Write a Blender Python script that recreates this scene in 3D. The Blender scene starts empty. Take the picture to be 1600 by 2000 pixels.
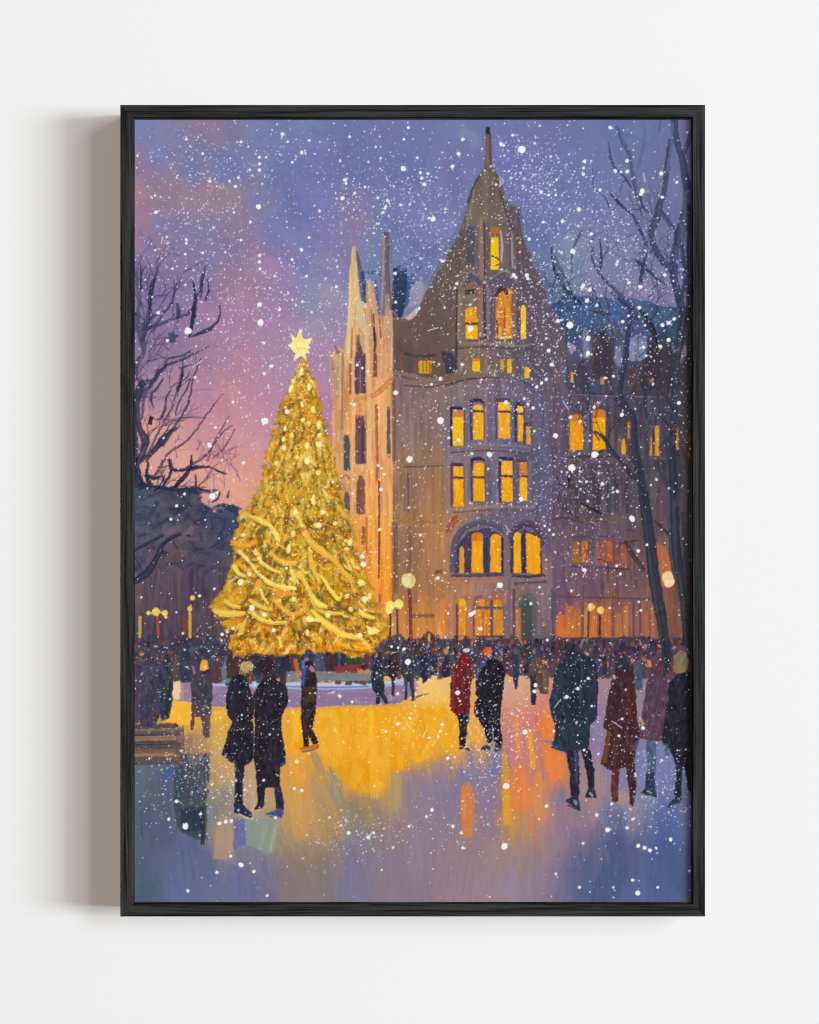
import bpy, math
import numpy as np

# ------------------------------------------------------------------ the painted picture (worked out as brush marks)
OX, OY, PW, PH = 257, 226, 1098, 1544          # area of the print, in print units
R = np.random.RandomState(11)
IMG = np.zeros((PH, PW, 3), np.float32)
IDS = np.zeros((PH, PW), np.int16)
CLIP = [None]
KINDS = [('print', None, None)]
CUR = [0]
BR = np.convolve(R.randn(4200), np.ones(3) / 3, 'same').astype(np.float32) * 1.2


def new(name, label=None, kind=None):
    KINDS.append((name, label, kind))
    CUR[0] = len(KINDS) - 1
    return CUR[0]


def noise(h, w, sy, sx):
    gh, gw = int(h / sy) + 3, int(w / sx) + 3
    g = R.rand(gh, gw).astype(np.float32) * 2 - 1
    y = np.arange(h) / sy; x = np.arange(w) / sx
    y0 = y.astype(int); x0 = x.astype(int)
    fy = (y - y0).astype(np.float32)[:, None]; fx = (x - x0).astype(np.float32)[None]
    fy = fy * fy * (3 - 2 * fy); fx = fx * fx * (3 - 2 * fx)
    a = g[y0][:, x0]; b = g[y0][:, x0 + 1]; c = g[y0 + 1][:, x0]; d = g[y0 + 1][:, x0 + 1]
    return (a * (1 - fx) + b * fx) * (1 - fy) + (c * (1 - fx) + d * fx) * fy


EN = noise(PH, PW, 2.3, 2.3) * .6 + noise(PH, PW, 6, 5) * .5 + noise(PH, PW, 1.1, 1.1) * .35


def upsample(g, k):
    h, w = PH, PW
    y = np.arange(h) / k; x = np.arange(w) / k
    y0 = y.astype(int); x0 = x.astype(int)
    fy = (y - y0).astype(np.float32)[:, None, None]; fx = (x - x0).astype(np.float32)[None, :, None]
    r = g[y0] * (1 - fy) + g[y0 + 1] * fy
    return r[:, x0] * (1 - fx) + r[:, x0 + 1] * fx


def field(pts, p=3.2):
    """colour field blended from control colours (x, y, r, g, b)"""
    k = 8
    pts = np.array(pts, np.float32)
    gy, gx = np.mgrid[0:PH // k + 3, 0:PW // k + 3].astype(np.float32)
    gy = gy * k + OY; gx = gx * k + OX
    num = np.zeros(gy.shape + (3,), np.float32); den = np.zeros(gy.shape, np.float32)
    for x, y, r, g, b in pts:
        w = 1.0 / (((gx - x) ** 2 + (gy - y) ** 2 + 150) ** (p / 2))
        num += w[..., None] * np.array([r, g, b], np.float32); den += w
    return upsample(num / den[..., None], k)


def box(x0, y0, x1, y1):
    x0 = int(max(0, math.floor(x0 - OX))); y0 = int(max(0, math.floor(y0 - OY)))
    x1 = int(min(PW, math.ceil(x1 - OX) + 1)); y1 = int(min(PH, math.ceil(y1 - OY) + 1))
    if x1 <= x0 or y1 <= y0:
        return None
    return x0, y0, x1, y1


def blend(b, al, col, ident=True):
    x0, y0, x1, y1 = b
    if CLIP[0] is not None:
        al = al * CLIP[0][y0:y1, x0:x1]
    s = IMG[y0:y1, x0:x1]
    s += al[..., None] * (col - s)
    if ident:
        IDS[y0:y1, x0:x1][al > .5] = CUR[0]


def polymask(pts, soft=1.2, wob=0.0, rough=0.0):
    p = np.array(pts, np.float32)
    if wob:
        q = []
        for i in range(len(p)):
            a, c = p[i], p[(i + 1) % len(p)]
            n = max(1, int(np.hypot(*(c - a)) / 7))
            for j in range(n):
                q.append(a + (c - a) * j / n + R.randn(2) * wob * .6)
        p = np.array(q, np.float32)
    b = box(p[:, 0].min() - 2, p[:, 1].min() - 2, p[:, 0].max() + 2, p[:, 1].max() + 2)
    if b is None:
        return None, None
    x0, y0, x1, y1 = b
    X = (np.arange(x0, x1) + OX + .5)[None].astype(np.float32); Y = (np.arange(y0, y1) + OY + .5)[:, None].astype(np.float32)
    ins = np.zeros((y1 - y0, x1 - x0), bool); D = np.full(ins.shape, 1e9, np.float32)
    for i in range(len(p)):
        ax, ay = p[i]; bx, by = p[(i + 1) % len(p)]
        if ay != by:
            cond = ((ay > Y) != (by > Y)) & (X < (bx - ax) * (Y - ay) / (by - ay) + ax)
            ins ^= cond
        dx, dy = bx - ax, by - ay
        l2 = dx * dx + dy * dy + 1e-6
        lo = box(min(ax, bx) - 4, min(ay, by) - 4, max(ax, bx) + 4, max(ay, by) + 4)
        if lo is None:
            continue
        u0, v0, u1, v1 = max(lo[0], x0) - x0, max(lo[1], y0) - y0, min(lo[2], x1) - x0, min(lo[3], y1) - y0
        if u1 <= u0 or v1 <= v0:
            continue
        xs = X[:, u0:u1]; ys = Y[v0:v1]
        t = np.clip(((xs - ax) * dx + (ys - ay) * dy) / l2, 0, 1)
        d = np.hypot(xs - ax - t * dx, ys - ay - t * dy)
        D[v0:v1, u0:u1] = np.minimum(D[v0:v1, u0:u1], d)
    D = np.minimum(D, 50)
    D = np.where(ins, D, -D)
    if rough:
        D = D + EN[y0:y1, x0:x1] * rough
    return b, np.clip(D / soft + .5, 0, 1)


def poly(pts, col, soft=1.3, a=1.0, tex=6, s=(30, 4), wob=.8, ident=True, rough=1.0):
    b, m = polymask(pts, soft, wob, rough)
    if b is None:
        return
    x0, y0, x1, y1 = b
    if isinstance(col, np.ndarray) and col.ndim == 3:
        c = col[y0:y1, x0:x1]
    else:
        c = np.broadcast_to(np.array(col, np.float32), m.shape + (3,))
    if tex:
        n = noise(m.shape[0], m.shape[1], *s) * .6 + noise(m.shape[0], m.shape[1], 9, 7) * .4
        c = c + (n * tex)[..., None]
    blend(b, m * a, c, ident)


def rect(x0, y0, x1, y1, col, **k):
    poly([(x0, y0), (x1, y0), (x1, y1), (x0, y1)], col, **k)


def clip(pts, soft=2.5, wob=1.2):
    if pts is None:
        CLIP[0] = None
        return
    b, m = polymask(pts, soft, wob)
    f = np.zeros((PH, PW), np.float32)
    f[b[1]:b[3], b[0]:b[2]] = m
    CLIP[0] = f


def dab(x, y, L, w, ang, col, a=.8, jit=8, ident=True, dry=.25):
    ca, sa = math.cos(ang), math.sin(ang)
    hx = abs(ca) * L / 2 + abs(sa) * w / 2 + 2; hy = abs(sa) * L / 2 + abs(ca) * w / 2 + 2
    b = box(x - hx, y - hy, x + hx, y + hy)
    if b is None:
        return
    X = (np.arange(b[0], b[2]) + (OX + .5 - x))[None]; Y = (np.arange(b[1], b[3]) + (OY + .5 - y))[:, None]
    u = X * ca + Y * sa; v = -X * sa + Y * ca
    i = ((v + w) * 1.6 + R.randint(3000)).astype(int)
    n = BR[i]
    e = np.clip((L / 2 - np.abs(u) - n * L * .10) / 2.2 + .5, 0, 1) * np.clip((w / 2 - np.abs(v)) / 1.4 + .5, 0, 1)
    e = e * np.clip(1 - dry * (n + .4), 0, 1) * a
    c = np.array(col, np.float32) + (n * jit)[..., None]
    blend(b, e.astype(np.float32), c, ident)


def catmull(p, step=6.0):
    p = np.array(p, float)
    if len(p) < 3:
        n = max(1, int(np.hypot(*(p[1] - p[0])[:2]) / step))
        return np.array([p[0] + (p[1] - p[0]) * j / n for j in range(n + 1)])
    q = np.vstack([2 * p[0] - p[1], p, 2 * p[-1] - p[-2]])
    out = []
    for i in range(1, len(q) - 2):
        n = max(2, int(np.hypot(*(q[i + 1] - q[i])[:2]) / step))
        for j in range(n):
            t = j / n
            out.append(.5 * (2 * q[i] + (q[i + 1] - q[i - 1]) * t + (2 * q[i - 1] - 5 * q[i] + 4 * q[i + 1] - q[i + 2]) * t * t + (3 * q[i] - q[i - 1] - 3 * q[i + 1] + q[i + 2]) * t ** 3))
    out.append(q[-2])
    return np.array(out)


KW = [1.0]


def stroke(pts, w, col, a=1.0, jit=7, ident=True, dry=.12, soft=1.4, rough=.0):
    """curved brush mark; w = one width or (start, ..., end)"""
    ws = np.array(w if hasattr(w, '__len__') else (w, w), float) * KW[0]
    P = np.array(pts, float)
    t = np.linspace(0, 1, len(P))
    P = np.column_stack([P, np.interp(t, np.linspace(0, 1, len(ws)), ws)])
    Q = catmull(P)
    if rough:
        Q[:, :2] += R.randn(len(Q), 2) * rough
    m = ws.max() / 2 + 3
    b = box(Q[:, 0].min() - m, Q[:, 1].min() - m, Q[:, 0].max() + m, Q[:, 1].max() + m)
    if b is None:
        return
    X = (np.arange(b[0], b[2]) + OX + .5)[None]; Y = (np.arange(b[1], b[3]) + OY + .5)[:, None]
    D = np.full((b[3] - b[1], b[2] - b[0]), 1e9); U = np.zeros_like(D); T = np.zeros_like(D)
    acc = 0.0
    for i in range(len(Q) - 1):
        ax, ay, aw = Q[i]; bx, by, bw = Q[i + 1]
        dx, dy = bx - ax, by - ay
        l2 = dx * dx + dy * dy + 1e-9; l = math.sqrt(l2)
        tr = ((X - ax) * dx + (Y - ay) * dy) / l2
        tt = np.clip(tr, 0, 1)
        d = np.hypot(X - ax - tt * dx, Y - ay - tt * dy)
        hw = (aw + (bw - aw) * tt) / 2
        dn = d - hw
        k = dn < D
        D = np.where(k, dn, D)
        U = np.where(k, (dx * (Y - ay) - dy * (X - ax)) / l, U)
        lo = tr if i == 0 else tt
        hi = tr if i == len(Q) - 2 else tt
        T = np.where(k, acc + np.where(tr < .5, np.minimum(lo, tt), np.maximum(hi, tt)) * l, T)
        acc += l
    off = R.randint(3000)
    n = BR[np.clip((U * 1.7 + 40 + off), 0, 4100).astype(int)]
    wm = ws.max()
    if wm > 2.5:
        D = D + EN[b[1]:b[3], b[0]:b[2]] * min(1.1, .16 * wm)
    cap = np.clip((T + wm * (.06 - .22 * n)) / 1.8 + .5, 0, 1) * np.clip((acc - T + wm * (.06 - .22 * n)) / 1.8 + .5, 0, 1)
    n2 = BR[np.clip((T * .35 + off), 0, 4100).astype(int)]
    al = np.clip(-D / soft + .5, 0, 1) * np.clip(1 - dry * (n + n2 * .3 + .2), 0, 1) * cap * a
    c = np.array(col, np.float32) + ((n + n2 * .18) * jit)[..., None]
    blend(b, al.astype(np.float32), c.astype(np.float32), ident)


def ell(x, y, rx, ry, col, a=1.0, jit=5, soft=1.3, ident=True, ang=0.0, rough=1.0):
    m = max(rx, ry) + 2
    b = box(x - m, y - m, x + m, y + m)
    if b is None:
        return
    X = (np.arange(b[0], b[2]) + (OX + .5 - x))[None]; Y = (np.arange(b[1], b[3]) + (OY + .5 - y))[:, None]
    ca, sa = math.cos(ang), math.sin(ang)
    u = X * ca + Y * sa; v = -X * sa + Y * ca
    r = np.hypot(u / rx, v / ry)
    d = (1 - r) * min(rx, ry)
    if min(rx, ry) > 2.6:
        d = d + EN[b[1]:b[3], b[0]:b[2]] * min(1.6, .2 * min(rx, ry)) * rough
    al = np.clip(d / soft + .5, 0, 1) * a
    n = BR[((X * .9 + Y * .6) + 60 + R.randint(3000)).astype(int)]
    blend(b, al.astype(np.float32), np.array(col, np.float32) + (n * jit)[..., None], ident)


def pix(x, y):
    xi = min(max(int(x - OX), 0), PW - 1); yi = min(max(int(y - OY), 0), PH - 1)
    return xi, yi


def scatter(pts, n, L, w, ang, angj, col, a=.7, jit=8, cj=8, ident=False, keep=True, dry=.25):
    """many dabs inside an outline; col = palette, field or None (takes up the paint already there)"""
    p = np.array(pts, float)
    b, m = polymask(pts, 1.5, 0)
    if keep:
        clip(pts)
    k = 0
    while k < n:
        x = R.uniform(p[:, 0].min(), p[:, 0].max()); y = R.uniform(p[:, 1].min(), p[:, 1].max())
        xi, yi = pix(x, y)
        if not (b[0] <= xi < b[2] and b[1] <= yi < b[3]) or m[yi - b[1], xi - b[0]] < .5:
            k += .05
            continue
        k += 1
        if col is None:
            c = IMG[yi, xi]
        elif isinstance(col, np.ndarray) and col.ndim == 3:
            c = col[yi, xi]
        else:
            c = np.array(col[R.randint(len(col))], np.float32)
        an = ang(x, y) if callable(ang) else ang
        c = c + R.randn() * cj + R.randn(3) * cj * .35
        dab(x, y, R.uniform(*L), R.uniform(*w), an + R.randn() * angj, c, a, jit, ident, dry)
    if keep:
        clip(None)


FULL = [(OX - 2, OY - 2), (OX + PW + 2, OY - 2), (OX + PW + 2, OY + PH + 2), (OX - 2, OY + PH + 2)]


def paint_sky():
    f = field([
        (265, 250, 122, 128, 178), (340, 240, 126, 124, 168), (400, 240, 142, 122, 146), (450, 245, 124, 122, 160), (520, 260, 112, 126, 176), (600, 250, 112, 130, 172), (680, 250, 106, 120, 170),
        (800, 250, 106, 118, 168), (900, 250, 110, 124, 172), (1000, 260, 112, 116, 172), (1100, 250, 104, 116, 168), (1200, 260, 100, 116, 166), (1290, 250, 98, 116, 160), (1345, 260, 104, 108, 154),
        (265, 330, 150, 120, 152), (268, 380, 170, 126, 146), (300, 300, 122, 128, 180), (300, 400, 150, 124, 150), (380, 330, 118, 122, 172), (440, 330, 108, 124, 178), (400, 385, 158, 132, 146), (450, 400, 152, 134, 148), (350, 390, 150, 128, 152),
        (500, 390, 128, 122, 160), (560, 340, 104, 120, 176), (620, 330, 108, 118, 174), (600, 400, 110, 120, 180), (700, 330, 104, 118, 170), (800, 330, 104, 118, 172), (760, 420, 110, 124, 174), (860, 380, 112, 120, 174),
        (270, 450, 160, 126, 150), (320, 440, 124, 122, 170), (400, 450, 122, 124, 172), (470, 450, 138, 122, 158), (540, 450, 112, 122, 180), (640, 440, 124, 118, 176), (700, 440, 140, 124, 160), (690, 400, 128, 120, 168),
        (300, 540, 122, 112, 164), (400, 510, 128, 120, 166), (450, 540, 146, 122, 158), (530, 520, 166, 128, 170), (480, 560, 162, 124, 154), (590, 520, 112, 124, 180), (620, 530, 122, 128, 176), (560, 560, 148, 124, 172), (650, 520, 136, 128, 170),
        (640, 570, 160, 150, 174), (610, 590, 128, 140, 172), (740, 500, 116, 128, 172), (800, 500, 104, 124, 170), (830, 490, 106, 120, 165), (860, 460, 124, 128, 175), (720, 560, 110, 130, 178),
        (290, 620, 126, 114, 160), (350, 640, 140, 118, 162), (450, 620, 166, 126, 168), (540, 620, 164, 130, 172), (620, 640, 160, 146, 176), (650, 630, 152, 134, 172), (400, 700, 158, 126, 162), (300, 700, 142, 120, 160), (460, 720, 184, 134, 158),
        (540, 700, 168, 138, 172), (620, 700, 174, 136, 168), (300, 770, 164, 132, 160), (380, 780, 180, 136, 162), (450, 780, 192, 136, 156), (520, 790, 184, 138, 166), (635, 790, 188, 132, 170), (640, 840, 180, 124, 168),
        (290, 840, 226, 160, 150), (320, 850, 214, 150, 150), (400, 850, 196, 140, 158), (480, 850, 200, 146, 162), (530, 860, 196, 142, 170), (310, 910, 216, 158, 156), (380, 900, 218, 158, 152), (460, 910, 216, 154, 156), (520, 910, 208, 146, 156),
        (400, 945, 228, 168, 150), (340, 940, 228, 166, 150), (460, 960, 226, 162, 146), (500, 960, 222, 160, 130), (420, 990, 200, 150, 150),
        (1020, 330, 110, 116, 176), (1100, 330, 106, 120, 172), (1180, 350, 108, 122, 172), (1250, 330, 98, 116, 158), (1290, 380, 112, 116, 160), (1330, 400, 106, 110, 150), (1080, 420, 108, 124, 176), (1180, 430, 112, 126, 174), (1260, 440, 110, 118, 160),
        (1040, 450, 98, 112, 166), (1120, 480, 128, 144, 174), (1100, 520, 116, 138, 172), (1150, 520, 124, 136, 176), (1220, 500, 118, 126, 170), (1290, 500, 118, 118, 162), (1170, 560, 124, 120, 164), (1250, 560, 126, 120, 162), (1310, 570, 122, 116, 158), (1080, 570, 86, 106, 146), (1060, 530, 96, 114, 156)])
    IMG[:] = f
    CUR[0] = 0
    top = [(OX, OY), (OX + PW, OY), (OX + PW, 640), (700, 1010), (OX, 1010)]
    scatter(top, 900, (50, 150), (16, 40), lambda x, y: .9 if x < 800 else 1.3, .5, f, .35, 3, 5, dry=.5)
    scatter(top, 700, (25, 80), (5, 14), lambda x, y: -.7 + .002 * (x - 260), .55, f, .3, 4, 6, dry=.5)
    # loose strokes of cloud
    for pts, w, c in [([(640, 285), (625, 280), (590, 290)], 7, (126, 140, 178)), ([(900, 262), (925, 268), (930, 285)], 22, (138, 150, 178)), ([(560, 372), (585, 365), (592, 340)], 5, (140, 118, 168)),
                      ([(345, 245), (400, 238), (430, 250)], 14, (150, 124, 146)), ([(262, 330), (268, 380)], 10, (176, 124, 142)), ([(400, 372), (450, 365), (480, 390)], 20, (160, 132, 144)), ([(440, 455), (455, 470)], 8, (176, 132, 150)),
                      ([(500, 530), (540, 512), (566, 545)], 26, (170, 132, 176)), ([(630, 600), (640, 575), (680, 580)], 20, (160, 148, 172)), ([(1105, 470), (1120, 490), (1110, 540)], 18, (132, 150, 178))]:
        stroke(pts, w, c, .4, 4, False, .4, 6)


def soften_sky():
    sky = IDS == 0
    IMG[sky] += np.array([3, 1, -3], np.float32)


HEDGE = [0]


def paint_hedge():
    f = field([(270, 980, 74, 84, 112), (320, 1000, 80, 84, 104), (380, 1000, 84, 82, 98), (440, 1010, 68, 74, 104), (465, 1000, 56, 62, 104), (300, 1060, 84, 84, 104), (330, 1090, 104, 82, 94), (360, 1040, 106, 88, 102), (400, 1070, 74, 76, 98), (440, 1060, 80, 78, 104),
               (280, 1110, 88, 78, 96), (400, 1120, 78, 72, 94), (460, 1110, 88, 74, 84), (270, 1170, 102, 84, 88), (330, 1170, 92, 72, 86), (400, 1170, 84, 68, 84), (280, 1230, 78, 68, 82), (350, 1230, 82, 66, 82), (430, 1220, 90, 74, 80), (500, 1100, 92, 78, 78)])
    HEDGE[0] = new('painted_hedge', 'dark blue grey mass of bushes behind the left bare branches')
    o = [(255, 946), (280, 944), (305, 948), (330, 953), (350, 956), (375, 958), (388, 962), (390, 975), (402, 998), (420, 1002), (440, 992), (455, 986), (466, 989), (468, 1008), (500, 1005), (520, 1100), (480, 1200), (480, 1290), (255, 1290)]
    poly(o, f, 2.5, 1, 8, (14, 8), 2)
    scatter(o, 420, (18, 55), (7, 16), lambda x, y: 1.5 if y > 1120 else (.4 if (x // 60) % 2 else -.5), .4, f, .55, 7, 9)
    for k in range(90):
        x = R.uniform(258, 470); y = R.uniform(955, 1130)
        if x > 390 and y < 1000:
            continue
        dab(x, y, R.uniform(12, 34), R.uniform(5, 13), R.choice([-.6, .3, 1.2]) + R.randn() * .4, [(54, 58, 80), (64, 62, 80), (98, 92, 110), (46, 52, 74), (88, 74, 92)][R.randint(5)], .5, 10, True)
    for k in range(60):
        x = R.uniform(258, 470)
        y = 946 + (x - 258) * .11 if x < 388 else 992 + R.randn() * 4
        dab(x, y + R.randn() * 3, R.uniform(8, 20), R.uniform(4, 9), R.uniform(-.8, .8), [(50, 54, 76), (62, 66, 90)][R.randint(2)], .8, 8, True)
    scatter([(258, 1110), (470, 1110), (470, 1270), (258, 1270)], 260, (30, 90), (3, 7), 1.57, .06, f, .5, 7, 11)
    for pts, w, c in [([(256, 1140), (286, 1120), (304, 1094), (322, 1060), (345, 1045), (362, 1040)], (12, 16, 10, 6, 4), (44, 48, 66)), ([(262, 1076), (290, 1060), (318, 1046)], 6, (54, 56, 76)), ([(262, 1085), (276, 1110)], 3, (50, 50, 70)),
                      ([(318, 1062), (334, 1052), (352, 1044), (372, 1046)], 5, (44, 42, 58)), ([(290, 970), (320, 960), (345, 955)], 7, (62, 66, 88)), ([(378, 1075), (405, 1070), (425, 1062), (432, 1050)], 5, (60, 58, 82)),
                      ([(385, 1104), (402, 1106)], 5, (54, 54, 80)), ([(405, 1002), (430, 1010), (450, 1030), (440, 1050)], 6, (58, 64, 90)), ([(322, 1044), (340, 1034), (352, 1030)], 10, (112, 96, 112)), ([(356, 1046), (372, 1036), (376, 1026)], 9, (114, 94, 104)),
                      ([(330, 1095), (345, 1080), (360, 1085)], 16, (104, 80, 84)), ([(290, 1095), (300, 1075)], 12, (100, 84, 98)), ([(400, 1070), (415, 1060), (422, 1045)], 10, (88, 78, 100)), ([(325, 1102), (350, 1100), (362, 1092)], 5, (60, 58, 78)), ([(430, 1045), (440, 1020), (420, 1008)], 5, (54, 56, 84))]:
        stroke(pts, w, c, .9, 7, True, .2, 2)


WIN = []


def pane(x0, y0, x1, y1, col=(240, 166, 18), arch=0, name='painted_window', streak=14):
    c = np.array(col, np.float32)
    if arch:
        pts = [(x0, y1), (x0 + .6, y0 + arch), ((x0 * 3 + x1) / 4, y0 + arch * .25), ((x0 + x1) / 2, y0), ((x0 + x1 * 3) / 4, y0 + arch * .25), (x1 - .6, y0 + arch), (x1, y1)]
    else:
        pts = [(x0, y0), (x1, y0 + .8), (x1 + .4, y1), (x0 - .2, y1 - .5)]
    poly(pts, c, 1.5, 1, 8, (40, 2.5), .6)
    b = pts
    clip(b, 1.5, 0)
    for k in range(int((x1 - x0) * (y1 - y0) / 40) + 2):
        d = R.randn() * streak
        dab(R.uniform(x0, x1), R.uniform(y0, y1), R.uniform(8, 30), R.uniform(1.5, 4), 1.57 + R.randn() * .05, c + (d * .6, d, d * .5 + abs(d) * .3), .7, 6, True)
    clip(None)


def window(x0, y0, x1, y1, trans=None, col=(240, 166, 18), top=None, arch=0, dark=(58, 46, 72), frame=True, side=1):
    """dark reveal, then the lit panes above and below the transom"""
    if frame:
        CUR[0] = BLD[0]
        sx = x0 - 5 if side else x0 - 2
        stroke([(sx + 2, y0 - 4), (sx + 1, (y0 + y1) / 2), (sx + 2, y1 + 1)], (5, 4, 4), dark, .9, 8)
        stroke([(sx, y0 - 5), ((x0 + x1) / 2, y0 - 8 if arch else y0 - 4), (x1 + 1, y0 - 3)], (6, 7, 4), tuple(np.array(dark) * .85), .9, 8)
        stroke([(x1 + 2, y0), (x1 + 2, y1)], (2, 2), tuple(np.array(dark) * 1.3), .6, 8)
    WIN.append(new('painted_window'))
    if trans:
        pane(x0, y0, x1, trans - 2.5, top or col, arch)
        pane(x0 + .8, trans + 2.5, x1 + .4, y1, col)
        w = CUR[0]
        CUR[0] = BLD[0]
        stroke([(x0 - 1, trans - .5), (x1 + 1, trans + .5)], 3.4, (92, 42, 40), .9, 8)
        CUR[0] = w
    else:
        pane(x0, y0, x1, y1, col, arch)
        if top:
            pane(x0, y0, x1, y0 + (y1 - y0) * .2, top, arch)


BLD = [0]


def paint_building():
    BLD[0] = new('painted_building', 'tall gothic stone building with steep brown roof and lit windows')
    B = BLD[0]
    # right wing: slate roof, gables, wall
    fr = field([(1090, 620, 62, 78, 112), (1110, 600, 62, 88, 126), (1150, 610, 70, 96, 142), (1200, 610, 78, 100, 146), (1250, 610, 70, 92, 134), (1300, 620, 74, 98, 138), (1345, 640, 52, 66, 86), (1110, 650, 56, 76, 104), (1140, 680, 92, 96, 134), (1180, 660, 74, 76, 96), (1230, 650, 78, 92, 128), (1300, 660, 58, 74, 100),
                (1070, 690, 104, 96, 106), (1090, 720, 104, 94, 108), (1130, 720, 78, 72, 92), (1180, 720, 76, 70, 84), (1230, 730, 78, 74, 90), (1290, 700, 70, 60, 72), (1330, 720, 70, 62, 76), (1080, 800, 106, 90, 108), (1150, 780, 88, 78, 100), (1220, 780, 82, 74, 92), (1300, 780, 78, 72, 88), (1340, 800, 66, 60, 66),
                (1090, 880, 100, 84, 106), (1150, 910, 96, 80, 98), (1200, 870, 104, 88, 92), (1260, 870, 84, 76, 92), (1310, 900, 78, 68, 84), (1345, 900, 70, 56, 56), (1080, 960, 92, 82, 104), (1150, 960, 76, 70, 80), (1210, 960, 80, 72, 86), (1270, 960, 96, 84, 98), (1340, 980, 78, 66, 68),
                (1090, 1030, 104, 86, 100), (1150, 1030, 100, 84, 98), (1210, 1030, 100, 84, 98), (1260, 1040, 92, 80, 90), (1090, 1080, 112, 90, 108), (1160, 1080, 120, 92, 100), (1220, 1080, 126, 82, 78), (1300, 1080, 120, 84, 84), (1340, 1080, 84, 64, 66), (1090, 1140, 106, 82, 104), (1160, 1140, 104, 80, 100), (1230, 1140, 112, 86, 92), (1300, 1160, 134, 86, 76),
                (1100, 1190, 116, 84, 106), (1110, 1225, 198, 106, 58), (1150, 1215, 190, 112, 52), (1190, 1215, 176, 104, 62), (1230, 1215, 150, 96, 84), (1260, 1200, 148, 96, 82), (1310, 1220, 130, 84, 72), (1345, 1230, 112, 84, 60)])
    wing = [(1056, 740), (1060, 600), (1090, 590), (1102, 574), (1140, 578), (1180, 582), (1230, 583), (1268, 588), (1296, 600), (1356, 598), (1356, 1262), (1056, 1262)]
    poly(wing, fr, 2, 1, 7, (24, 5), 1.6)
    scatter([(1056, 700), (1354, 700), (1354, 1255), (1056, 1255)], 900, (22, 70), (4, 10), 1.57, .07, fr, .6, 8, 9)
    scatter([(1090, 586), (1350, 600), (1350, 690), (1075, 690)], 140, (18, 46), (6, 13), .5, .5, fr, .55, 8, 8)
    for pts, c in [([(1146, 640), (1138, 700), (1152, 700)], (128, 122, 154)), ([(1107, 664), (1126, 678), (1114, 694)], (150, 138, 162)), ([(1160, 655), (1178, 648), (1196, 668), (1200, 735), (1152, 735)], (76, 68, 78)), ([(1172, 650), (1186, 652), (1188, 680), (1176, 676)], (48, 48, 56)),
                   ([(1202, 680), (1216, 672), (1222, 690), (1212, 718), (1200, 706)], (128, 128, 160)), ([(1230, 662), (1244, 652), (1264, 658), (1264, 690), (1250, 706), (1228, 704)], (126, 136, 168)), ([(1268, 700), (1272, 664), (1290, 668), (1312, 690), (1330, 716), (1330, 740), (1250, 740)], (72, 60, 70)),
                   ([(1310, 674), (1342, 674), (1340, 700), (1330, 718)], (128, 118, 140)), ([(1154, 690), (1166, 688), (1164, 705), (1158, 706)], (130, 70, 58)), ([(1230, 718), (1250, 718), (1248, 770), (1234, 770)], (92, 66, 66)), ([(1150, 752), (1168, 750), (1168, 764), (1150, 766)], (62, 82, 118)),
                   ([(1118, 765), (1200, 768), (1200, 775), (1116, 774)], (60, 62, 84))]:
        poly(pts, c, 2, .92, 8, (12, 5), 1.2)
    for pts, c in [([(1154, 740), (1160, 690), (1178, 646), (1196, 688), (1202, 740)], (62, 55, 66)), ([(1252, 740), (1262, 690), (1278, 652), (1292, 684), (1304, 676), (1326, 712), (1346, 690), (1352, 760), (1252, 760)], (58, 50, 60)), ([(1110, 760), (1126, 712), (1140, 700), (1152, 740), (1152, 764)], (66, 62, 80)), ([(1206, 740), (1214, 716), (1226, 710), (1236, 745)], (70, 64, 80))]:
        poly(pts, c, 3, .75, 9, (14, 5), 1.5)
    for pts, w, c in [([(1106, 800), (1108, 882)], 5, (66, 56, 72)), ([(1143, 800), (1144, 882)], 4, (62, 54, 74)), ([(1153, 796), (1154, 882)], 5, (58, 50, 68)), ([(1188, 796), (1190, 882)], 5, (70, 58, 70)), ([(1104, 888), (1150, 884), (1196, 886)], 5, (124, 104, 104)), ([(1104, 894), (1196, 892)], 3, (58, 50, 62)), ([(1210, 890), (1300, 896)], 4, (112, 96, 100)), ([(1110, 770), (1200, 774), (1300, 776)], 3, (128, 112, 118)), ([(1115, 1050), (1152, 1048)], 4, (84, 66, 74)), ([(1166, 1048), (1200, 1048)], 4, (84, 66, 74)), ([(1112, 1106), (1230, 1112)], 4, (84, 64, 76)), ([(1090, 1165), (1270, 1170)], 4, (92, 68, 76))]:
        stroke(pts, w, c, .75, 9, True, .3)
    for pts, w, c in [([(1065, 690), (1064, 748)], 8, (142, 110, 104)), ([(1087, 690), (1088, 748)], 12, (120, 92, 92)), ([(1100, 700), (1102, 745)], 8, (96, 94, 120)), ([(1141, 690), (1142, 640)], 4, (140, 130, 152)), ([(1330, 700), (1334, 630)], 5, (130, 126, 152)),
                      ([(1124, 795), (1140, 780), (1152, 800)], 7, (74, 58, 76)), ([(1165, 792), (1180, 780), (1200, 790)], 9, (104, 90, 118)), ([(1146, 810), (1146, 880)], 11, (104, 98, 128)), ([(1110, 890), (1180, 886)], 8, (92, 74, 84)),
                      ([(1130, 918), (1165, 908), (1220, 912), (1240, 925)], 7, (84, 66, 78)), ([(1120, 1010), (1160, 1018), (1220, 1015)], 9, (112, 92, 78)), ([(1065, 1015), (1105, 1012), (1140, 1020)], 5, (76, 60, 72)), ([(1060, 1250), (1140, 1248), (1260, 1250)], 7, (84, 58, 66))]:
        stroke(pts, w, c, .8, 9, True, .25)
    for x in (1128, 1146, 1166, 1188, 1205, 1226):
        stroke([(x, 945 + R.randint(8)), (x + 1, 1000)], R.uniform(8, 13), (54 + R.randint(26), 58 + R.randint(12), 66 + R.randint(14)), .75, 10)
    for x, c in ((1180, (92, 80, 96)), (1212, (96, 84, 92)), (1156, (84, 72, 86))):
        stroke([(x, 948), (x, 1000)], 7, c, .8, 10)
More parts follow.
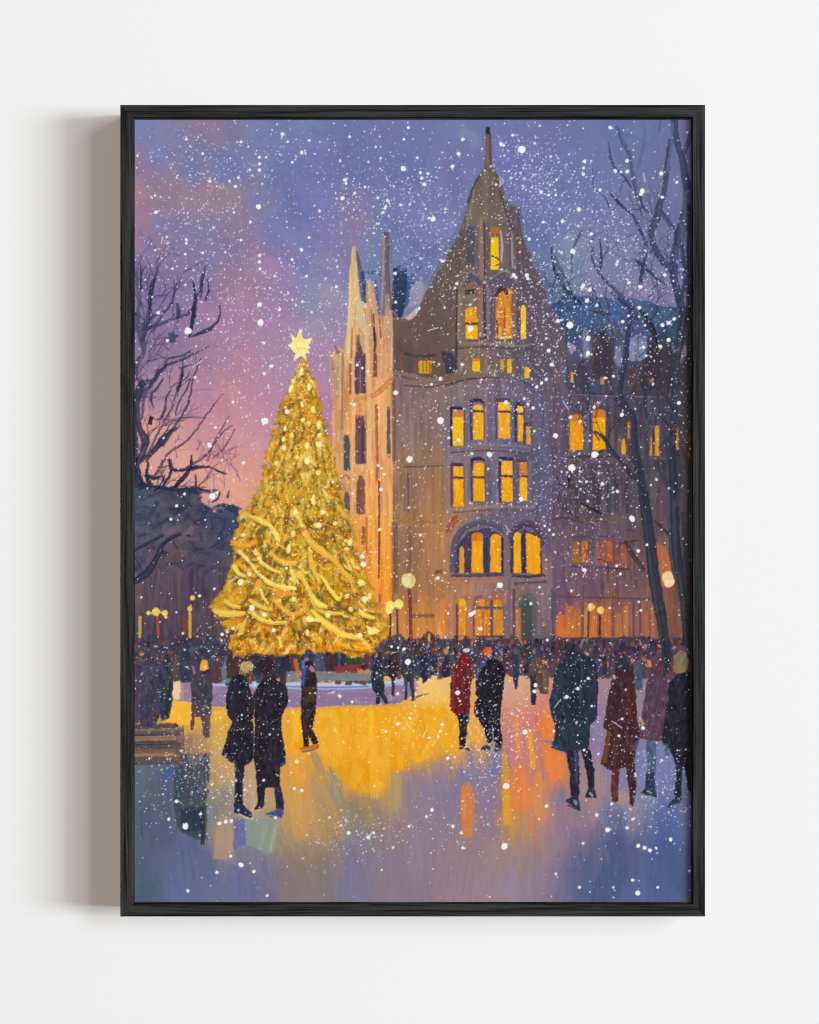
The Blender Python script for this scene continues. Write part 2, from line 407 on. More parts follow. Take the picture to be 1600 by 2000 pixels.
    ell(1140, 990, 6, 6, (150, 124, 74), .8)
    # warm side wall between facade and tower
    fm = field([(780, 640, 112, 82, 76), (800, 680, 106, 80, 76), (780, 720, 104, 78, 78), (850, 650, 108, 90, 84), (860, 700, 104, 84, 84), (850, 560, 106, 90, 80), (780, 760, 116, 98, 106), (840, 770, 116, 100, 108), (790, 850, 118, 102, 100), (840, 850, 118, 102, 104), (780, 900, 140, 106, 84), (850, 900, 132, 104, 84), (800, 960, 120, 96, 92), (850, 960, 142, 108, 78),
                (790, 1010, 136, 106, 78), (840, 1010, 150, 112, 78), (800, 1080, 126, 96, 78), (850, 1080, 146, 108, 76), (870, 1060, 172, 122, 88), (800, 1150, 136, 100, 70), (850, 1150, 140, 102, 74), (870, 1150, 168, 112, 74), (790, 1230, 182, 122, 70), (830, 1200, 176, 122, 66), (880, 1230, 212, 136, 70)])
    fm = fm * 1.06 + np.array([12, 5, 0], np.float32)
    poly([(762, 726), (880, 726), (884, 1262), (762, 1262)], fm, 2, 1, 6, (30, 4), .8)
    scatter([(764, 730), (878, 730), (878, 1255), (764, 1255)], 420, (24, 80), (4, 10), 1.57, .04, fm, .55, 8, 8)
    for pts, w, c in [([(790, 905), (868, 902)], 7, (138, 112, 92)), ([(790, 912), (868, 910)], 3, (94, 70, 74)), ([(790, 925), (790, 1000)], 5, (128, 106, 66)), ([(797, 925), (798, 1000)], 3, (104, 76, 92)), ([(770, 740), (772, 905)], 5, (112, 78, 80)), ([(866, 750), (866, 1000)], 4, (142, 112, 96)), ([(775, 1018), (862, 1020)], 7, (150, 112, 70)),
                      ([(800, 1028), (800, 1130)], 8, (118, 88, 80)), ([(858, 1000), (855, 1120)], 8, (178, 126, 82)), ([(772, 1020), (774, 1160)], 9, (108, 84, 78)), ([(806, 1202), (848, 1202)], 9, (110, 78, 76)), ([(780, 740), (838, 746), (866, 742)], 7, (132, 116, 106)), ([(788, 752), (840, 756), (870, 748)], 3, (78, 62, 72)), ([(850, 1118), (864, 1116)], 7, (88, 62, 62))]:
        stroke(pts, w, c, .75, 8, True, .25)
    # tower wall
    ft = field([(880, 760, 120, 104, 106), (930, 760, 118, 100, 106), (1000, 760, 104, 90, 112), (1045, 760, 88, 82, 104), (880, 830, 116, 98, 104), (915, 830, 108, 94, 112), (960, 830, 108, 92, 122), (1005, 830, 94, 92, 122), (1050, 830, 96, 84, 106), (890, 890, 122, 106, 116), (960, 890, 112, 98, 116), (1010, 890, 92, 88, 106), (1050, 900, 84, 84, 106),
                (915, 950, 124, 104, 108), (965, 950, 100, 94, 112), (1008, 950, 98, 90, 116), (1050, 950, 92, 84, 106), (880, 950, 150, 108, 92), (900, 1000, 146, 112, 92), (960, 1000, 100, 92, 108), (1040, 1000, 98, 88, 112), (880, 1030, 164, 118, 92), (900, 1040, 120, 104, 96), (970, 1030, 96, 88, 114), (1050, 1040, 92, 76, 100),
                (890, 1130, 156, 112, 84), (940, 1135, 136, 104, 96), (1000, 1135, 124, 98, 98), (1050, 1130, 128, 98, 92), (900, 1160, 176, 118, 80), (970, 1160, 138, 102, 98), (1060, 1160, 120, 98, 104), (920, 1220, 180, 116, 78), (990, 1220, 120, 100, 100), (1060, 1220, 104, 88, 96)])
    ft = ft * 1.07 + 2
    tw = [(868, 745), (900, 736), (930, 730), (1000, 733), (1040, 742), (1062, 760), (1078, 900), (1080, 1262), (872, 1262)]
    poly(tw, ft, 2, 1, 7, (26, 4), .8)
    scatter(tw, 700, (18, 60), (4, 9), 1.57, .05, ft, .55, 9, 9)
    for pts, w, c in [([(868, 748), (900, 738), (945, 733)], 5, (136, 112, 106)), ([(872, 755), (910, 742), (950, 738)], 2.5, (72, 58, 64)), ([(975, 736), (1020, 738)], 7, (134, 116, 92)), ([(1020, 740), (1050, 760)], 7, (60, 62, 84)), ([(958, 755), (956, 870)], 8, (116, 96, 124)), ([(950, 755), (949, 870)], 5, (146, 126, 118)),
                      ([(1004, 770), (1002, 870)], 8, (94, 98, 132)), ([(1040, 790), (1042, 1000)], 7, (92, 82, 102)), ([(1060, 770), (1062, 900)], 12, (94, 96, 122)), ([(1056, 880), (1062, 1000)], 12, (88, 92, 116)), ([(914, 800), (913, 870)], 7, (116, 104, 124)), ([(878, 878), (920, 872), (955, 876)], 9, (126, 108, 116)), ([(875, 896), (905, 892), (935, 894)], 7, (128, 112, 128)),
                      ([(965, 872), (1000, 876), (1036, 880)], 8, (108, 98, 108)), ([(1008, 890), (1040, 892)], 12, (84, 84, 104)), ([(884, 990), (930, 992), (980, 985)], 8, (150, 118, 100)), ([(880, 1004), (935, 1000), (960, 1002)], 5, (156, 118, 90)), ([(980, 995), (1030, 992), (1060, 1000)], 8, (106, 96, 118)), ([(1038, 900), (1037, 985)], 6, (118, 104, 108)),
                      ([(955, 900), (957, 985)], 10, (98, 94, 110)), ([(1005, 900), (1006, 985)], 7, (102, 92, 118)), ([(915, 905), (916, 985)], 7, (126, 106, 118)), ([(880, 925), (884, 985)], 6, (150, 106, 88))]:
        stroke(pts, w, c, .75, 9, True, .25)
    for pts, w, c in [([(868, 744), (900, 735), (945, 730), (1000, 732), (1040, 742), (1062, 756)], 4, (150, 130, 122)), ([(870, 752), (905, 742), (950, 737), (1000, 739), (1036, 748)], 3, (66, 54, 66)), ([(878, 873), (915, 867), (955, 870), (1000, 870), (1036, 874)], 3, (140, 122, 126)), ([(880, 884), (955, 880), (1036, 886)], 2.5, (76, 64, 84)), ([(884, 995), (930, 992), (985, 989), (1040, 992)], 4, (158, 128, 112)), ([(884, 1001), (935, 998), (1000, 996), (1050, 1000)], 2.5, (86, 66, 78))]:
        stroke(pts, w, c, .8, 9, True, .3)
    # great roof
    fq = field([(953, 280, 112, 84, 84), (950, 370, 104, 88, 80), (930, 420, 106, 94, 78), (985, 420, 98, 84, 82), (900, 480, 100, 84, 72), (880, 540, 106, 92, 80), (860, 580, 108, 92, 86), (930, 480, 92, 86, 88), (990, 480, 100, 84, 88), (1010, 480, 106, 84, 78), (1040, 560, 98, 84, 92), (1050, 620, 104, 86, 104), (1070, 660, 104, 92, 96), (960, 540, 98, 88, 96),
                (800, 640, 110, 84, 78), (830, 660, 108, 84, 82), (870, 640, 104, 88, 78), (900, 680, 120, 98, 84), (860, 700, 112, 80, 72), (790, 690, 100, 74, 78), (960, 680, 104, 90, 100), (1020, 690, 92, 84, 98), (1060, 720, 92, 84, 98), (940, 720, 120, 106, 90), (980, 720, 108, 94, 96)])
    fq = fq * 1.03 + 2
    roof = [(949, 248), (957, 248), (960, 300), (962, 326), (972, 342), (980, 362), (986, 382), (994, 402), (1014, 404), (1018, 448), (1027, 482), (1039, 498), (1041, 520), (1056, 540), (1065, 560), (1067, 588), (1082, 606), (1092, 626), (1102, 662), (1108, 700), (1060, 756), (1000, 738), (930, 736), (870, 748), (800, 742), (766, 732), (762, 604), (784, 624),
            (813, 608), (828, 580), (844, 552), (862, 520), (880, 488), (894, 462), (903, 440), (910, 418), (915, 398), (922, 372), (934, 346), (945, 330), (948, 300)]
    poly(roof, fq, 1.8, 1, 6, (16, 6), 1.1)
    scatter(roof, 520, (18, 48), (5, 11), lambda x, y: 1.57 + (x - 953) * -.0022, .25, fq, .5, 7, 7)
    for pts, w, c, a in [([(913, 400), (900, 440), (880, 480), (858, 520), (838, 554)], (6, 9, 14, 10, 6), (84, 86, 112), .4), ([(880, 470), (860, 480), (846, 500)], (14, 22), (92, 100, 140), .3), ([(938, 340), (926, 362), (914, 396)], (3, 5), (66, 62, 86), .8),
                         ([(953, 250), (953, 262)], 9, (48, 40, 60), .9), ([(951, 262), (952, 320)], 4, (132, 92, 84), .8), ([(958, 262), (959, 320)], 4, (84, 66, 78), .8), ([(926, 370), (922, 410)], 6, (128, 110, 84), .7), ([(1016, 404), (1017, 446)], 5, (92, 84, 104), .8),
                         ([(1008, 400), (1008, 440)], 3, (140, 124, 134), .6)]:
        stroke(pts, w, c, a, 8, True, .3, 2)
    poly([(914, 404), (900, 450), (880, 490), (860, 524), (842, 556), (816, 606), (786, 628), (768, 610), (770, 726), (860, 738), (892, 726), (893, 560), (905, 470)], (92, 74, 70), 5, .42, 6, (16, 6), 1.2)
    poly([(936, 352), (954, 330), (968, 356), (978, 400), (1000, 440), (1012, 540), (1014, 668), (896, 668), (897, 562), (912, 536), (912, 440), (922, 400)], (126, 108, 102), 5, .34, 8, (20, 4), 1.2)
    poly([(984, 396), (1014, 404), (1018, 448), (1028, 484), (1042, 522), (1066, 562), (1068, 590), (1084, 610), (1104, 664), (1108, 704), (1060, 752), (1034, 740), (1034, 600), (1012, 545), (1004, 470)], (84, 74, 92), 6, .45, 8, (20, 5), 1.2)
    for pts, w, c in [([(893, 566), (892, 690), (890, 726)], (3, 5, 6), (62, 50, 58)), ([(898, 560), (914, 536), (922, 531), (946, 552)], 3, (150, 128, 116)), ([(952, 552), (986, 529), (1012, 552)], 3, (136, 124, 136)), ([(928, 364), (916, 420), (912, 440)], (3, 6, 4), (140, 122, 98)), ([(952, 332), (950, 430)], 3, (124, 108, 102)), ([(972, 356), (990, 420), (1004, 450)], 4, (84, 68, 78)), ([(896, 672), (950, 670), (1010, 676), (1040, 672)], 4, (144, 126, 112)), ([(896, 680), (950, 678), (1040, 682)], 3, (72, 60, 68)), ([(897, 686), (897, 728)], 6, (136, 116, 100))]:
        stroke(pts, w, c, .8, 9, True, .3)
    # dormers on the roof
    for pts, c in [([(912, 442), (927, 442), (927, 520), (912, 520)], (76, 80, 94)), ([(905, 562), (914, 536), (922, 532), (944, 550), (940, 562)], (84, 84, 104)), ([(896, 562), (944, 558), (944, 666), (896, 668)], (130, 104, 94)), ([(954, 548), (986, 530), (1010, 552), (1010, 566), (956, 566)], (94, 84, 102)), ([(952, 556), (1012, 560), (1012, 668), (952, 668)], (104, 86, 96)),
                   ([(1012, 580), (1034, 590), (1034, 668), (1012, 668)], (98, 82, 98)), ([(906, 560), (926, 548), (934, 566), (908, 570)], (138, 100, 82)), ([(862, 686), (884, 690), (894, 726), (872, 730)], (58, 60, 82)), ([(908, 566), (930, 563), (930, 573), (908, 576)], (58, 58, 62))]:
        poly(pts, c, 1.8, .95, 8, (20, 4), 1)
    for pts, w, c in [([(940, 424), (940, 480), (942, 542)], (6, 9, 10), (150, 116, 104)), ([(934, 440), (934, 540)], 5, (118, 98, 98)), ([(953, 436), (953, 540)], 9, (112, 84, 90)), ([(946, 436), (947, 540)], 3, (70, 58, 66)), ([(978, 449), (981, 480), (979, 512)], (3, 5, 4), (186, 176, 184)), ([(1000, 452), (1000, 490), (1002, 524)], (2, 4, 4), (158, 146, 168)), ([(996, 458), (997, 520)], 3, (76, 62, 86)),
                      ([(1012, 448), (1014, 500)], 6, (112, 80, 72)), ([(938, 562), (940, 660)], 8, (152, 114, 104)), ([(930, 562), (931, 600)], 5, (128, 96, 80)), ([(899, 570), (897, 666)], 9, (134, 122, 108)), ([(946, 556), (948, 665)], 5, (62, 50, 64)), ([(953, 562), (954, 664)], 6, (132, 116, 114)), ([(962, 562), (963, 664)], 7, (100, 88, 110)),
                      ([(1005, 562), (1005, 664)], 9, (124, 96, 98)), ([(1012, 590), (1012, 664)], 4, (84, 68, 82)), ([(912, 668), (935, 672), (950, 664)], 6, (136, 118, 96)), ([(912, 664), (930, 664), (944, 660)], 5, (78, 82, 96)), ([(975, 668), (1005, 676)], 6, (140, 122, 90)), ([(896, 690), (930, 684), (950, 690)], 12, (126, 112, 82)), ([(948, 690), (950, 722)], 5, (150, 116, 102)),
                      ([(944, 728), (962, 722)], 5, (136, 126, 96)), ([(762, 728), (800, 732), (836, 742), (866, 740)], (7, 8, 7), (138, 122, 110)), ([(790, 690), (815, 696), (850, 694)], 7, (84, 62, 72)), ([(784, 690), (784, 722)], 5, (122, 78, 66)), ([(803, 700), (803, 728)], 9, (84, 76, 90)), ([(1035, 600), (1038, 660)], 10, (96, 78, 98)), ([(1048, 600), (1052, 700)], 10, (104, 84, 106))]:
        stroke(pts, w, c, .85, 9, True, .2)
    # stone facade on the left, lit by the tree
    ff = field([(690, 500, 190, 156, 120), (690, 560, 216, 172, 106), (690, 640, 214, 166, 116), (670, 700, 200, 156, 112), (655, 720, 178, 146, 118), (700, 700, 206, 152, 104), (740, 640, 204, 150, 112), (755, 620, 176, 140, 116), (760, 690, 196, 144, 108), (725, 700, 202, 146, 102), (655, 800, 200, 146, 106), (690, 800, 206, 142, 88), (740, 780, 216, 160, 98), (760, 850, 214, 162, 108),
                (660, 880, 204, 150, 98), (720, 880, 212, 156, 104), (750, 920, 212, 150, 96), (665, 950, 186, 140, 106), (720, 950, 220, 156, 90), (755, 980, 212, 152, 92), (700, 1020, 222, 154, 80), (750, 1040, 226, 156, 72), (720, 1080, 216, 146, 66), (755, 1110, 228, 148, 56), (720, 1150, 228, 142, 50), (755, 1180, 224, 148, 66), (740, 1230, 214, 146, 64)])
    fac = [(650, 706), (648, 690), (662, 676), (672, 684), (678, 640), (682, 580), (685, 520), (688, 484), (694, 480), (700, 560), (706, 594), (716, 580), (722, 545), (728, 560), (736, 600), (742, 620), (748, 612), (765, 600), (767, 720), (768, 1262), (650, 1262)]
    ff = ff * 1.03 + np.array([8, 3, 0], np.float32)
    poly(fac, ff, 1.8, 1, 9, (40, 3), 1)
    for i in range(2):
        scatter(fac, 420, (26, 90), (2.5, 7), 1.57, .03, ff, .6, 14, 15)
    for pts, w, c in [([(697, 492), (706, 540), (711, 590)], (4, 10, 10), (88, 84, 104)), ([(690, 482), (690, 560), (684, 660), (679, 690)], (3, 7, 9, 8), (216, 184, 126)), ([(695, 510), (698, 580), (702, 640)], (3, 7, 8), (206, 190, 140)), ([(708, 530), (712, 560), (714, 592)], 7, (44, 54, 84)), ([(718, 532), (738, 533), (745, 540)], 6, (84, 100, 140)),
                      ([(733, 548), (738, 580), (740, 612)], (6, 8, 7), (70, 92, 150)), ([(722, 548), (730, 580), (738, 625)], (4, 8, 8), (186, 148, 128)), ([(717, 550), (716, 590)], 4, (150, 158, 140)), ([(754, 458), (753, 500), (750, 560), (746, 612)], (15, 17, 18, 16), (126, 112, 122)), ([(757, 462), (757, 540), (762, 605)], (8, 9, 10), (108, 82, 84)), ([(749, 464), (748, 540), (745, 600)], (4, 4, 6), (158, 148, 156)),
                      ([(753, 454), (757, 462)], 12, (62, 76, 108)), ([(765, 470), (764, 520)], 3, (104, 116, 146)), ([(757, 575), (756, 620)], 9, (172, 140, 122)), ([(704, 590), (714, 600)], 9, (206, 198, 196)), ([(704, 640), (702, 610)], 8, (198, 190, 166)), ([(655, 676), (661, 690)], (3, 9), (122, 104, 124)), ([(645, 690), (647, 780)], 3, (196, 150, 140)),
                      ([(699, 655), (699, 690)], 6, (92, 92, 86)), ([(729, 612), (731, 660)], 4, (98, 70, 66)), ([(730, 640), (733, 670), (731, 688)], (4, 6, 3), (62, 54, 80)), ([(698, 688), (698, 770)], 8, (86, 62, 82)), ([(707, 688), (708, 768)], 7, (126, 110, 110)), ([(712, 690), (713, 765)], 3, (96, 66, 72)), ([(700, 672), (706, 690)], 8, (98, 72, 74)),
                      ([(733, 690), (733, 735)], 5, (128, 66, 70)), ([(684, 710), (684, 770)], 5, (150, 88, 62)), ([(660, 715), (660, 780)], 8, (168, 140, 112)), ([(724, 768), (742, 752), (756, 728)], (5, 7, 5), (214, 178, 120)), ([(718, 778), (742, 764), (766, 740)], (8, 12, 10), (206, 132, 82)), ([(690, 784), (712, 776), (728, 772)], 9, (208, 134, 82)), ([(697, 772), (706, 782)], 6, (222, 162, 70)),
                      ([(699, 812), (700, 905)], 9, (112, 74, 78)), ([(708, 812), (709, 905)], 6, (88, 72, 84)), ([(715, 812), (715, 905)], 3, (150, 128, 118)), ([(676, 850), (677, 918)], 10, (84, 84, 94)), ([(735, 790), (736, 850), (737, 940)], (6, 5, 4), (142, 76, 62)), ([(741, 940), (741, 1040), (740, 1130)], (4, 4, 3), (122, 52, 44)), ([(759, 795), (759, 886)], 5, (104, 88, 86)),
                      ([(705, 930), (704, 1004)], 10, (134, 88, 72)), ([(702, 960), (701, 1002)], 5, (92, 58, 66)), ([(677, 962), (680, 1010)], (6, 10), (106, 92, 104)), ([(668, 935), (676, 928), (682, 936)], 5, (168, 118, 110)), ([(712, 1030), (711, 1060)], 8, (150, 96, 58)), ([(651, 800), (652, 900)], 5, (224, 168, 100)), ([(667, 800), (668, 860)], 6, (168, 146, 140)), ([(760, 890), (762, 892)], 6, (150, 142, 118)),
                      ([(745, 960), (745, 1000)], 4, (208, 148, 120)), ([(688, 910), (720, 914)], 7, (222, 168, 116)), ([(742, 1160), (742, 1222)], 4, (134, 84, 84)), ([(766, 740), (768, 900)], 3, (128, 98, 96)), ([(767, 1020), (768, 1180)], 4, (150, 104, 74))]:
        stroke(pts, w, c, .88, 10, True, .25)
    for x0, y0, x1, y1, c in [(693, 690, 714, 768, (92, 70, 88)), (694, 814, 714, 906, (106, 72, 80)), (671, 850, 684, 918, (80, 80, 92)), (696, 932, 713, 1004, (128, 84, 76)), (672, 962, 684, 1010, (100, 86, 100)), (729, 686, 737, 736, (124, 70, 74)), (756, 794, 763, 886, (96, 84, 90))]:
        poly([(x0, y1), (x0 + .5, y0 + 7), ((x0 + x1) / 2, y0), (x1 - .5, y0 + 7), (x1, y1)], c, 1.6, .92, 12, (26, 3), .8)
    for pts, w, c in [([(703, 700), (704, 766)], 4, (130, 112, 110)), ([(711, 705), (711, 766)], 3, (74, 56, 76)), ([(708, 830), (708, 904)], 4, (76, 66, 82)), ([(698, 830), (698, 900)], 3, (128, 90, 88)), ([(684, 530), (682, 620), (679, 700)], (3, 5, 6), (232, 204, 158)), ([(689, 700), (689, 800), (688, 1000)], (4, 5, 5), (236, 182, 112)), ([(720, 690), (721, 800), (722, 920)], (6, 7, 6), (232, 184, 128)), ([(718, 640), (719, 690)], 5, (214, 188, 150)), ([(745, 640), (746, 720)], 5, (222, 176, 124)),
                      ([(751, 790), (750, 900)], 6, (232, 184, 122)), ([(766, 620), (767, 720)], 3, (196, 170, 140)), ([(664, 700), (663, 800)], 4, (214, 176, 130)), ([(670, 690), (668, 840)], 3, (150, 110, 92)), ([(688, 640), (687, 700)], 3, (150, 120, 90)), ([(706, 604), (712, 640), (714, 688)], (5, 6, 4), (218, 196, 160)), ([(725, 600), (727, 640)], 3, (120, 92, 84)), ([(741, 620), (744, 660)], (2, 4), (110, 88, 88)), ([(757, 640), (757, 690)], 3, (170, 124, 84)), ([(716, 920), (718, 1000)], 5, (238, 178, 100)), ([(729, 1000), (728, 1160)], 6, (240, 170, 70)), ([(756, 1020), (758, 1200)], 7, (240, 160, 58)), ([(716, 1010), (716, 1080)], 4, (180, 112, 56)), ([(690, 1010), (692, 1050)], 5, (206, 140, 74))]:
        stroke(pts, w, c, .85, 12, True, .35)
    # blue roof seen between facade and tower
    for pts, c in [([(768, 526), (782, 520), (794, 528), (800, 560), (796, 590), (784, 622), (766, 604)], (42, 58, 84)), ([(796, 540), (806, 530), (812, 560), (800, 590), (792, 600)], (66, 92, 146)), ([(804, 556), (822, 548), (834, 560), (820, 590), (806, 598), (798, 600)], (150, 146, 170)), ([(790, 622), (812, 604), (820, 604), (812, 616), (798, 626)], (198, 178, 170))]:
        poly(pts, c, 2.2, .92, 10, (10, 5), 1.6)
    for k in range(40):
        x = R.uniform(770, 860); y = R.uniform(505, 560) - (x - 770) * .3
        dab(x, y, R.uniform(8, 20), R.uniform(3, 6), R.uniform(-1.2, .5), ((84, 106, 146), (104, 112, 156), (130, 128, 166))[R.randint(3)], .5, 10, False)
    # windows
    Y = (242, 186, 20); O = (236, 156, 24)
    window(960, 444, 975, 456, None, (172, 106, 40), frame=False)
    window(959, 463, 974, 527, None, (240, 192, 30), frame=False)
    CUR[0] = B
    stroke([(960, 500), (970, 503), (974, 508)], 2.4, (70, 36, 20)); stroke([(968, 519), (974, 516)], 2, (80, 50, 30))
    stroke([(960, 456), (974, 460)], 5, (150, 80, 44), .9)
    window(909, 600, 932, 662, 632, (242, 178, 24), (236, 152, 24), 5, frame=False)
    window(968, 562, 1001, 662, None, (196, 120, 42), None, 8, frame=False)
    w = CUR[0]
    for x, y0, y1, c in ((973, 600, 640, (220, 140, 50)), (984, 575, 620, (226, 140, 40)), (992, 600, 650, (236, 168, 40)), (976, 640, 660, (240, 190, 90)), (996, 566, 574, (232, 166, 40)), (984, 648, 662, (160, 100, 60)), (990, 630, 655, (232, 150, 60))):
        stroke([(x, y0), (x, y1)], 7, c, .8, 14, True, .3)
    stroke([(976, 660), (1000, 658)], 5, (222, 184, 84))
    CUR[0] = B
    stroke([(970, 580), (974, 568), (984, 564), (990, 575)], 8, (64, 46, 54), .9); stroke([(971, 625), (972, 655)], 4, (84, 50, 58), .8); stroke([(985, 600), (986, 645)], 2.5, (120, 70, 40), .7)
    window(1017, 595, 1028, 662, None, (238, 184, 60), None, 8, frame=False)
    window(923, 700, 937, 726, None, Y, (200, 120, 50), frame=False)
    window(978, 701, 984, 722, None, (214, 152, 40), frame=False)
    window(991, 701, 999, 729, None, (236, 172, 34), frame=False)
    window(1025, 717, 1034, 738, None, Y, frame=False)
    window(818, 704, 843, 730, None, (206, 152, 36), frame=False, )
    CUR[0] = B
    for x in (826, 833, 839):
        stroke([(x, 704), (x + 1, 728)], 2.2, (112, 70, 50), .7)
    window(1115, 726, 1120, 748, None, (214, 160, 60), frame=False)
    window(1173, 736, 1180, 751, None, (196, 128, 90), frame=False)
    window(1265, 738, 1270, 751, None, (172, 132, 70), frame=False); window(1273, 738, 1277, 752, None, (186, 144, 60), frame=False)
    window(885, 801, 905, 871, None, (242, 190, 24), (206, 120, 66), dark=(50, 42, 74)); window(924, 789, 944, 859, 803, (238, 168, 28), (242, 178, 30), 5, dark=(50, 46, 70)); window(973, 785, 996, 856, 804, (234, 164, 36), (240, 182, 40), dark=(96, 72, 84))
    window(1011, 793, 1022, 862, 808, (236, 166, 40), (240, 190, 40), dark=(52, 46, 74)); window(1028, 833, 1036, 868, None, (208, 152, 62), dark=(84, 66, 86))
    window(886, 911, 905, 990, 933, (242, 170, 14), (240, 174, 30), dark=(84, 52, 76)); window(925, 903, 946, 979, 932, (238, 166, 24), (240, 170, 26), 4, dark=(56, 48, 72)); window(980, 900, 1001, 980, 930, (238, 164, 22), (240, 172, 44), dark=(70, 52, 74)); window(1015, 903, 1029, 978, 930, (240, 170, 24), (206, 130, 50), dark=(90, 70, 90))
    # big arched windows
    CUR[0] = B
    stroke([(886, 1118), (888, 1070), (900, 1040), (926, 1024), (955, 1022), (984, 1036), (990, 1060)], (14, 15, 12, 11, 10, 11), (88, 82, 104), .95, 9)
    stroke([(876, 1040), (884, 1020), (894, 1012)], 14, (164, 84, 66), .85); stroke([(872, 1060), (890, 1030), (906, 1012)], 5, (176, 128, 92), .8)
    stroke([(994, 1060), (1006, 1034), (1030, 1022), (1050, 1034), (1064, 1062)], (9, 11, 14, 12, 10), (82, 62, 84), .95, 9)
    poly([(890, 1120), (894, 1065), (914, 1040), (950, 1030), (980, 1044), (984, 1120)], (64, 62, 88), 2, .95, 12, (40, 3))
    poly([(996, 1120), (998, 1050), (1024, 1034), (1056, 1046), (1060, 1120)], (66, 58, 86), 2, .95, 10, (40, 3))
    window(897, 1066, 907, 1120, None, (222, 150, 44), None, 8, frame=False); window(921, 1040, 944, 1119, None, (238, 162, 30), (206, 118, 44), 4, frame=False); window(957, 1043, 979, 1118, None, (234, 156, 34), None, 5, frame=False)
    window(1003, 1039, 1018, 1119, None, (240, 168, 26), None, 4, frame=False)
    WIN.append(new('painted_window'))
    poly([(1027, 1041), (1036, 1042), (1055, 1052), (1056, 1120), (1029, 1120)], (238, 160, 26), 1.4, 1, 9, (40, 2.5)); stroke([(1040, 1050), (1042, 1115)], 8, (232, 150, 36), .6)
    CUR[0] = B
    stroke([(988, 1030), (989, 1125)], 10, (122, 104, 114), .9); stroke([(982, 1050), (982, 1118)], 3, (56, 44, 80)); stroke([(918, 1048), (918, 1118)], 3, (92, 50, 66)); stroke([(950, 1046), (951, 1118)], 8, (50, 54, 100), .9); stroke([(1022, 1042), (1023, 1118)], 4, (44, 46, 78))
    stroke([(880, 1124), (930, 1124), (985, 1122)], 6, (62, 66, 84), .95); stroke([(1000, 1124), (1030, 1126), (1064, 1123)], 6, (58, 58, 78), .95); stroke([(880, 1134), (940, 1134), (985, 1132)], 9, (168, 118, 92), .8); stroke([(1004, 1140), (1068, 1136)], 5, (70, 72, 92), .8); stroke([(995, 1130), (994, 1262)], 7, (122, 98, 108), .8)
    stroke([(1004, 1150), (1004, 1250)], 5, (84, 66, 82), .8)
    # entrance
    poly([(886, 1245), (888, 1165), (985, 1160), (988, 1245)], (166, 112, 84), 2, .75, 10)
    for pts, w, c in [([(893, 1180), (893, 1240)], 4, (84, 46, 64)), ([(926, 1185), (930, 1168), (942, 1164)], 5, (110, 74, 78)), ([(925, 1190), (926, 1242)], 3, (110, 66, 60)), ([(960, 1172), (961, 1242)], 5, (98, 66, 82)), ([(930, 1187), (984, 1187)], 4, (92, 70, 66)), ([(866, 1170), (866, 1235)], 12, (222, 130, 60)), ([(985, 1180), (985, 1240)], 4, (102, 96, 108)), ([(930, 1243), (985, 1243)], 5, (70, 58, 56))]:
        stroke(pts, w, c, .85, 9)
    window(896, 1169, 910, 1240, None, (226, 144, 40), (236, 170, 40), 6, frame=False); window(934, 1171, 947, 1183, None, (230, 136, 40), None, 3, frame=False); window(929, 1191, 956, 1241, None, (216, 132, 44), frame=False); window(964, 1171, 980, 1184, None, (226, 144, 30), None, 4, frame=False); window(964, 1191, 982, 1241, None, (204, 132, 52), frame=False)
    CUR[0] = B
    stroke([(943, 1195), (944, 1240)], 2.5, (150, 84, 50), .8)
    poly([(1012, 1250), (1014, 1175), (1024, 1160), (1036, 1157), (1048, 1168), (1052, 1250)], (92, 92, 98), 2, .95, 10, (30, 5)); poly([(1020, 1250), (1020, 1180), (1030, 1168), (1040, 1180), (1040, 1250)], (74, 76, 78), 2, .95, 8, (30, 5)); stroke([(1012, 1190), (1013, 1248)], 9, (204, 120, 58), .9); stroke([(1010, 1172), (1022, 1156), (1040, 1152)], 4, (120, 98, 88), .8)
    stroke([(1062, 1150), (1064, 1212)], 22, (126, 108, 114), .85, 14); stroke([(1066, 1216), (1060, 1222)], 9, (154, 134, 92), .8); stroke([(1080, 1150), (1082, 1250)], 8, (84, 72, 92), .8)
    # wing windows
    for a in [(1113, 809, 1140, 879, None, (232, 152, 28), (210, 112, 44), 6), (1158, 800, 1183, 879, None, (240, 162, 18), (212, 116, 40), 4), (1225, 822, 1232, 858, None, (206, 128, 40), None, 3), (1214, 858, 1223, 887, None, (232, 150, 40), None, 3), (1268, 828, 1274, 890, None, (186, 138, 62), None, 4), (1279, 830, 1288, 890, None, (206, 142, 48), None, 5), (1316, 828, 1327, 880, None, (192, 122, 58), None, 5), (1344, 846, 1350, 895, None, (212, 124, 40), None, 2),
              (1118, 1058, 1132, 1098, None, (154, 104, 50), None, 3), (1136, 1056, 1148, 1098, None, (206, 112, 44), None, 3), (1171, 1056, 1180, 1102, None, (160, 92, 52), None, 3), (1184, 1056, 1196, 1102, None, (176, 92, 50), None, 3), (1213, 1062, 1224, 1108, None, (156, 88, 62), None, 3)]:
        window(*a[:7], arch=a[7], frame=False)
    CUR[0] = B
    stroke([(1163, 846), (1172, 846)], 3, (110, 60, 40), .5); stroke([(1177, 825), (1178, 870)], 2, (200, 120, 40), .4)
    poly([(1279, 1058), (1296, 1066), (1314, 1096), (1314, 1140), (1290, 1150), (1280, 1110)], (184, 104, 68), 2.5, .9, 10)
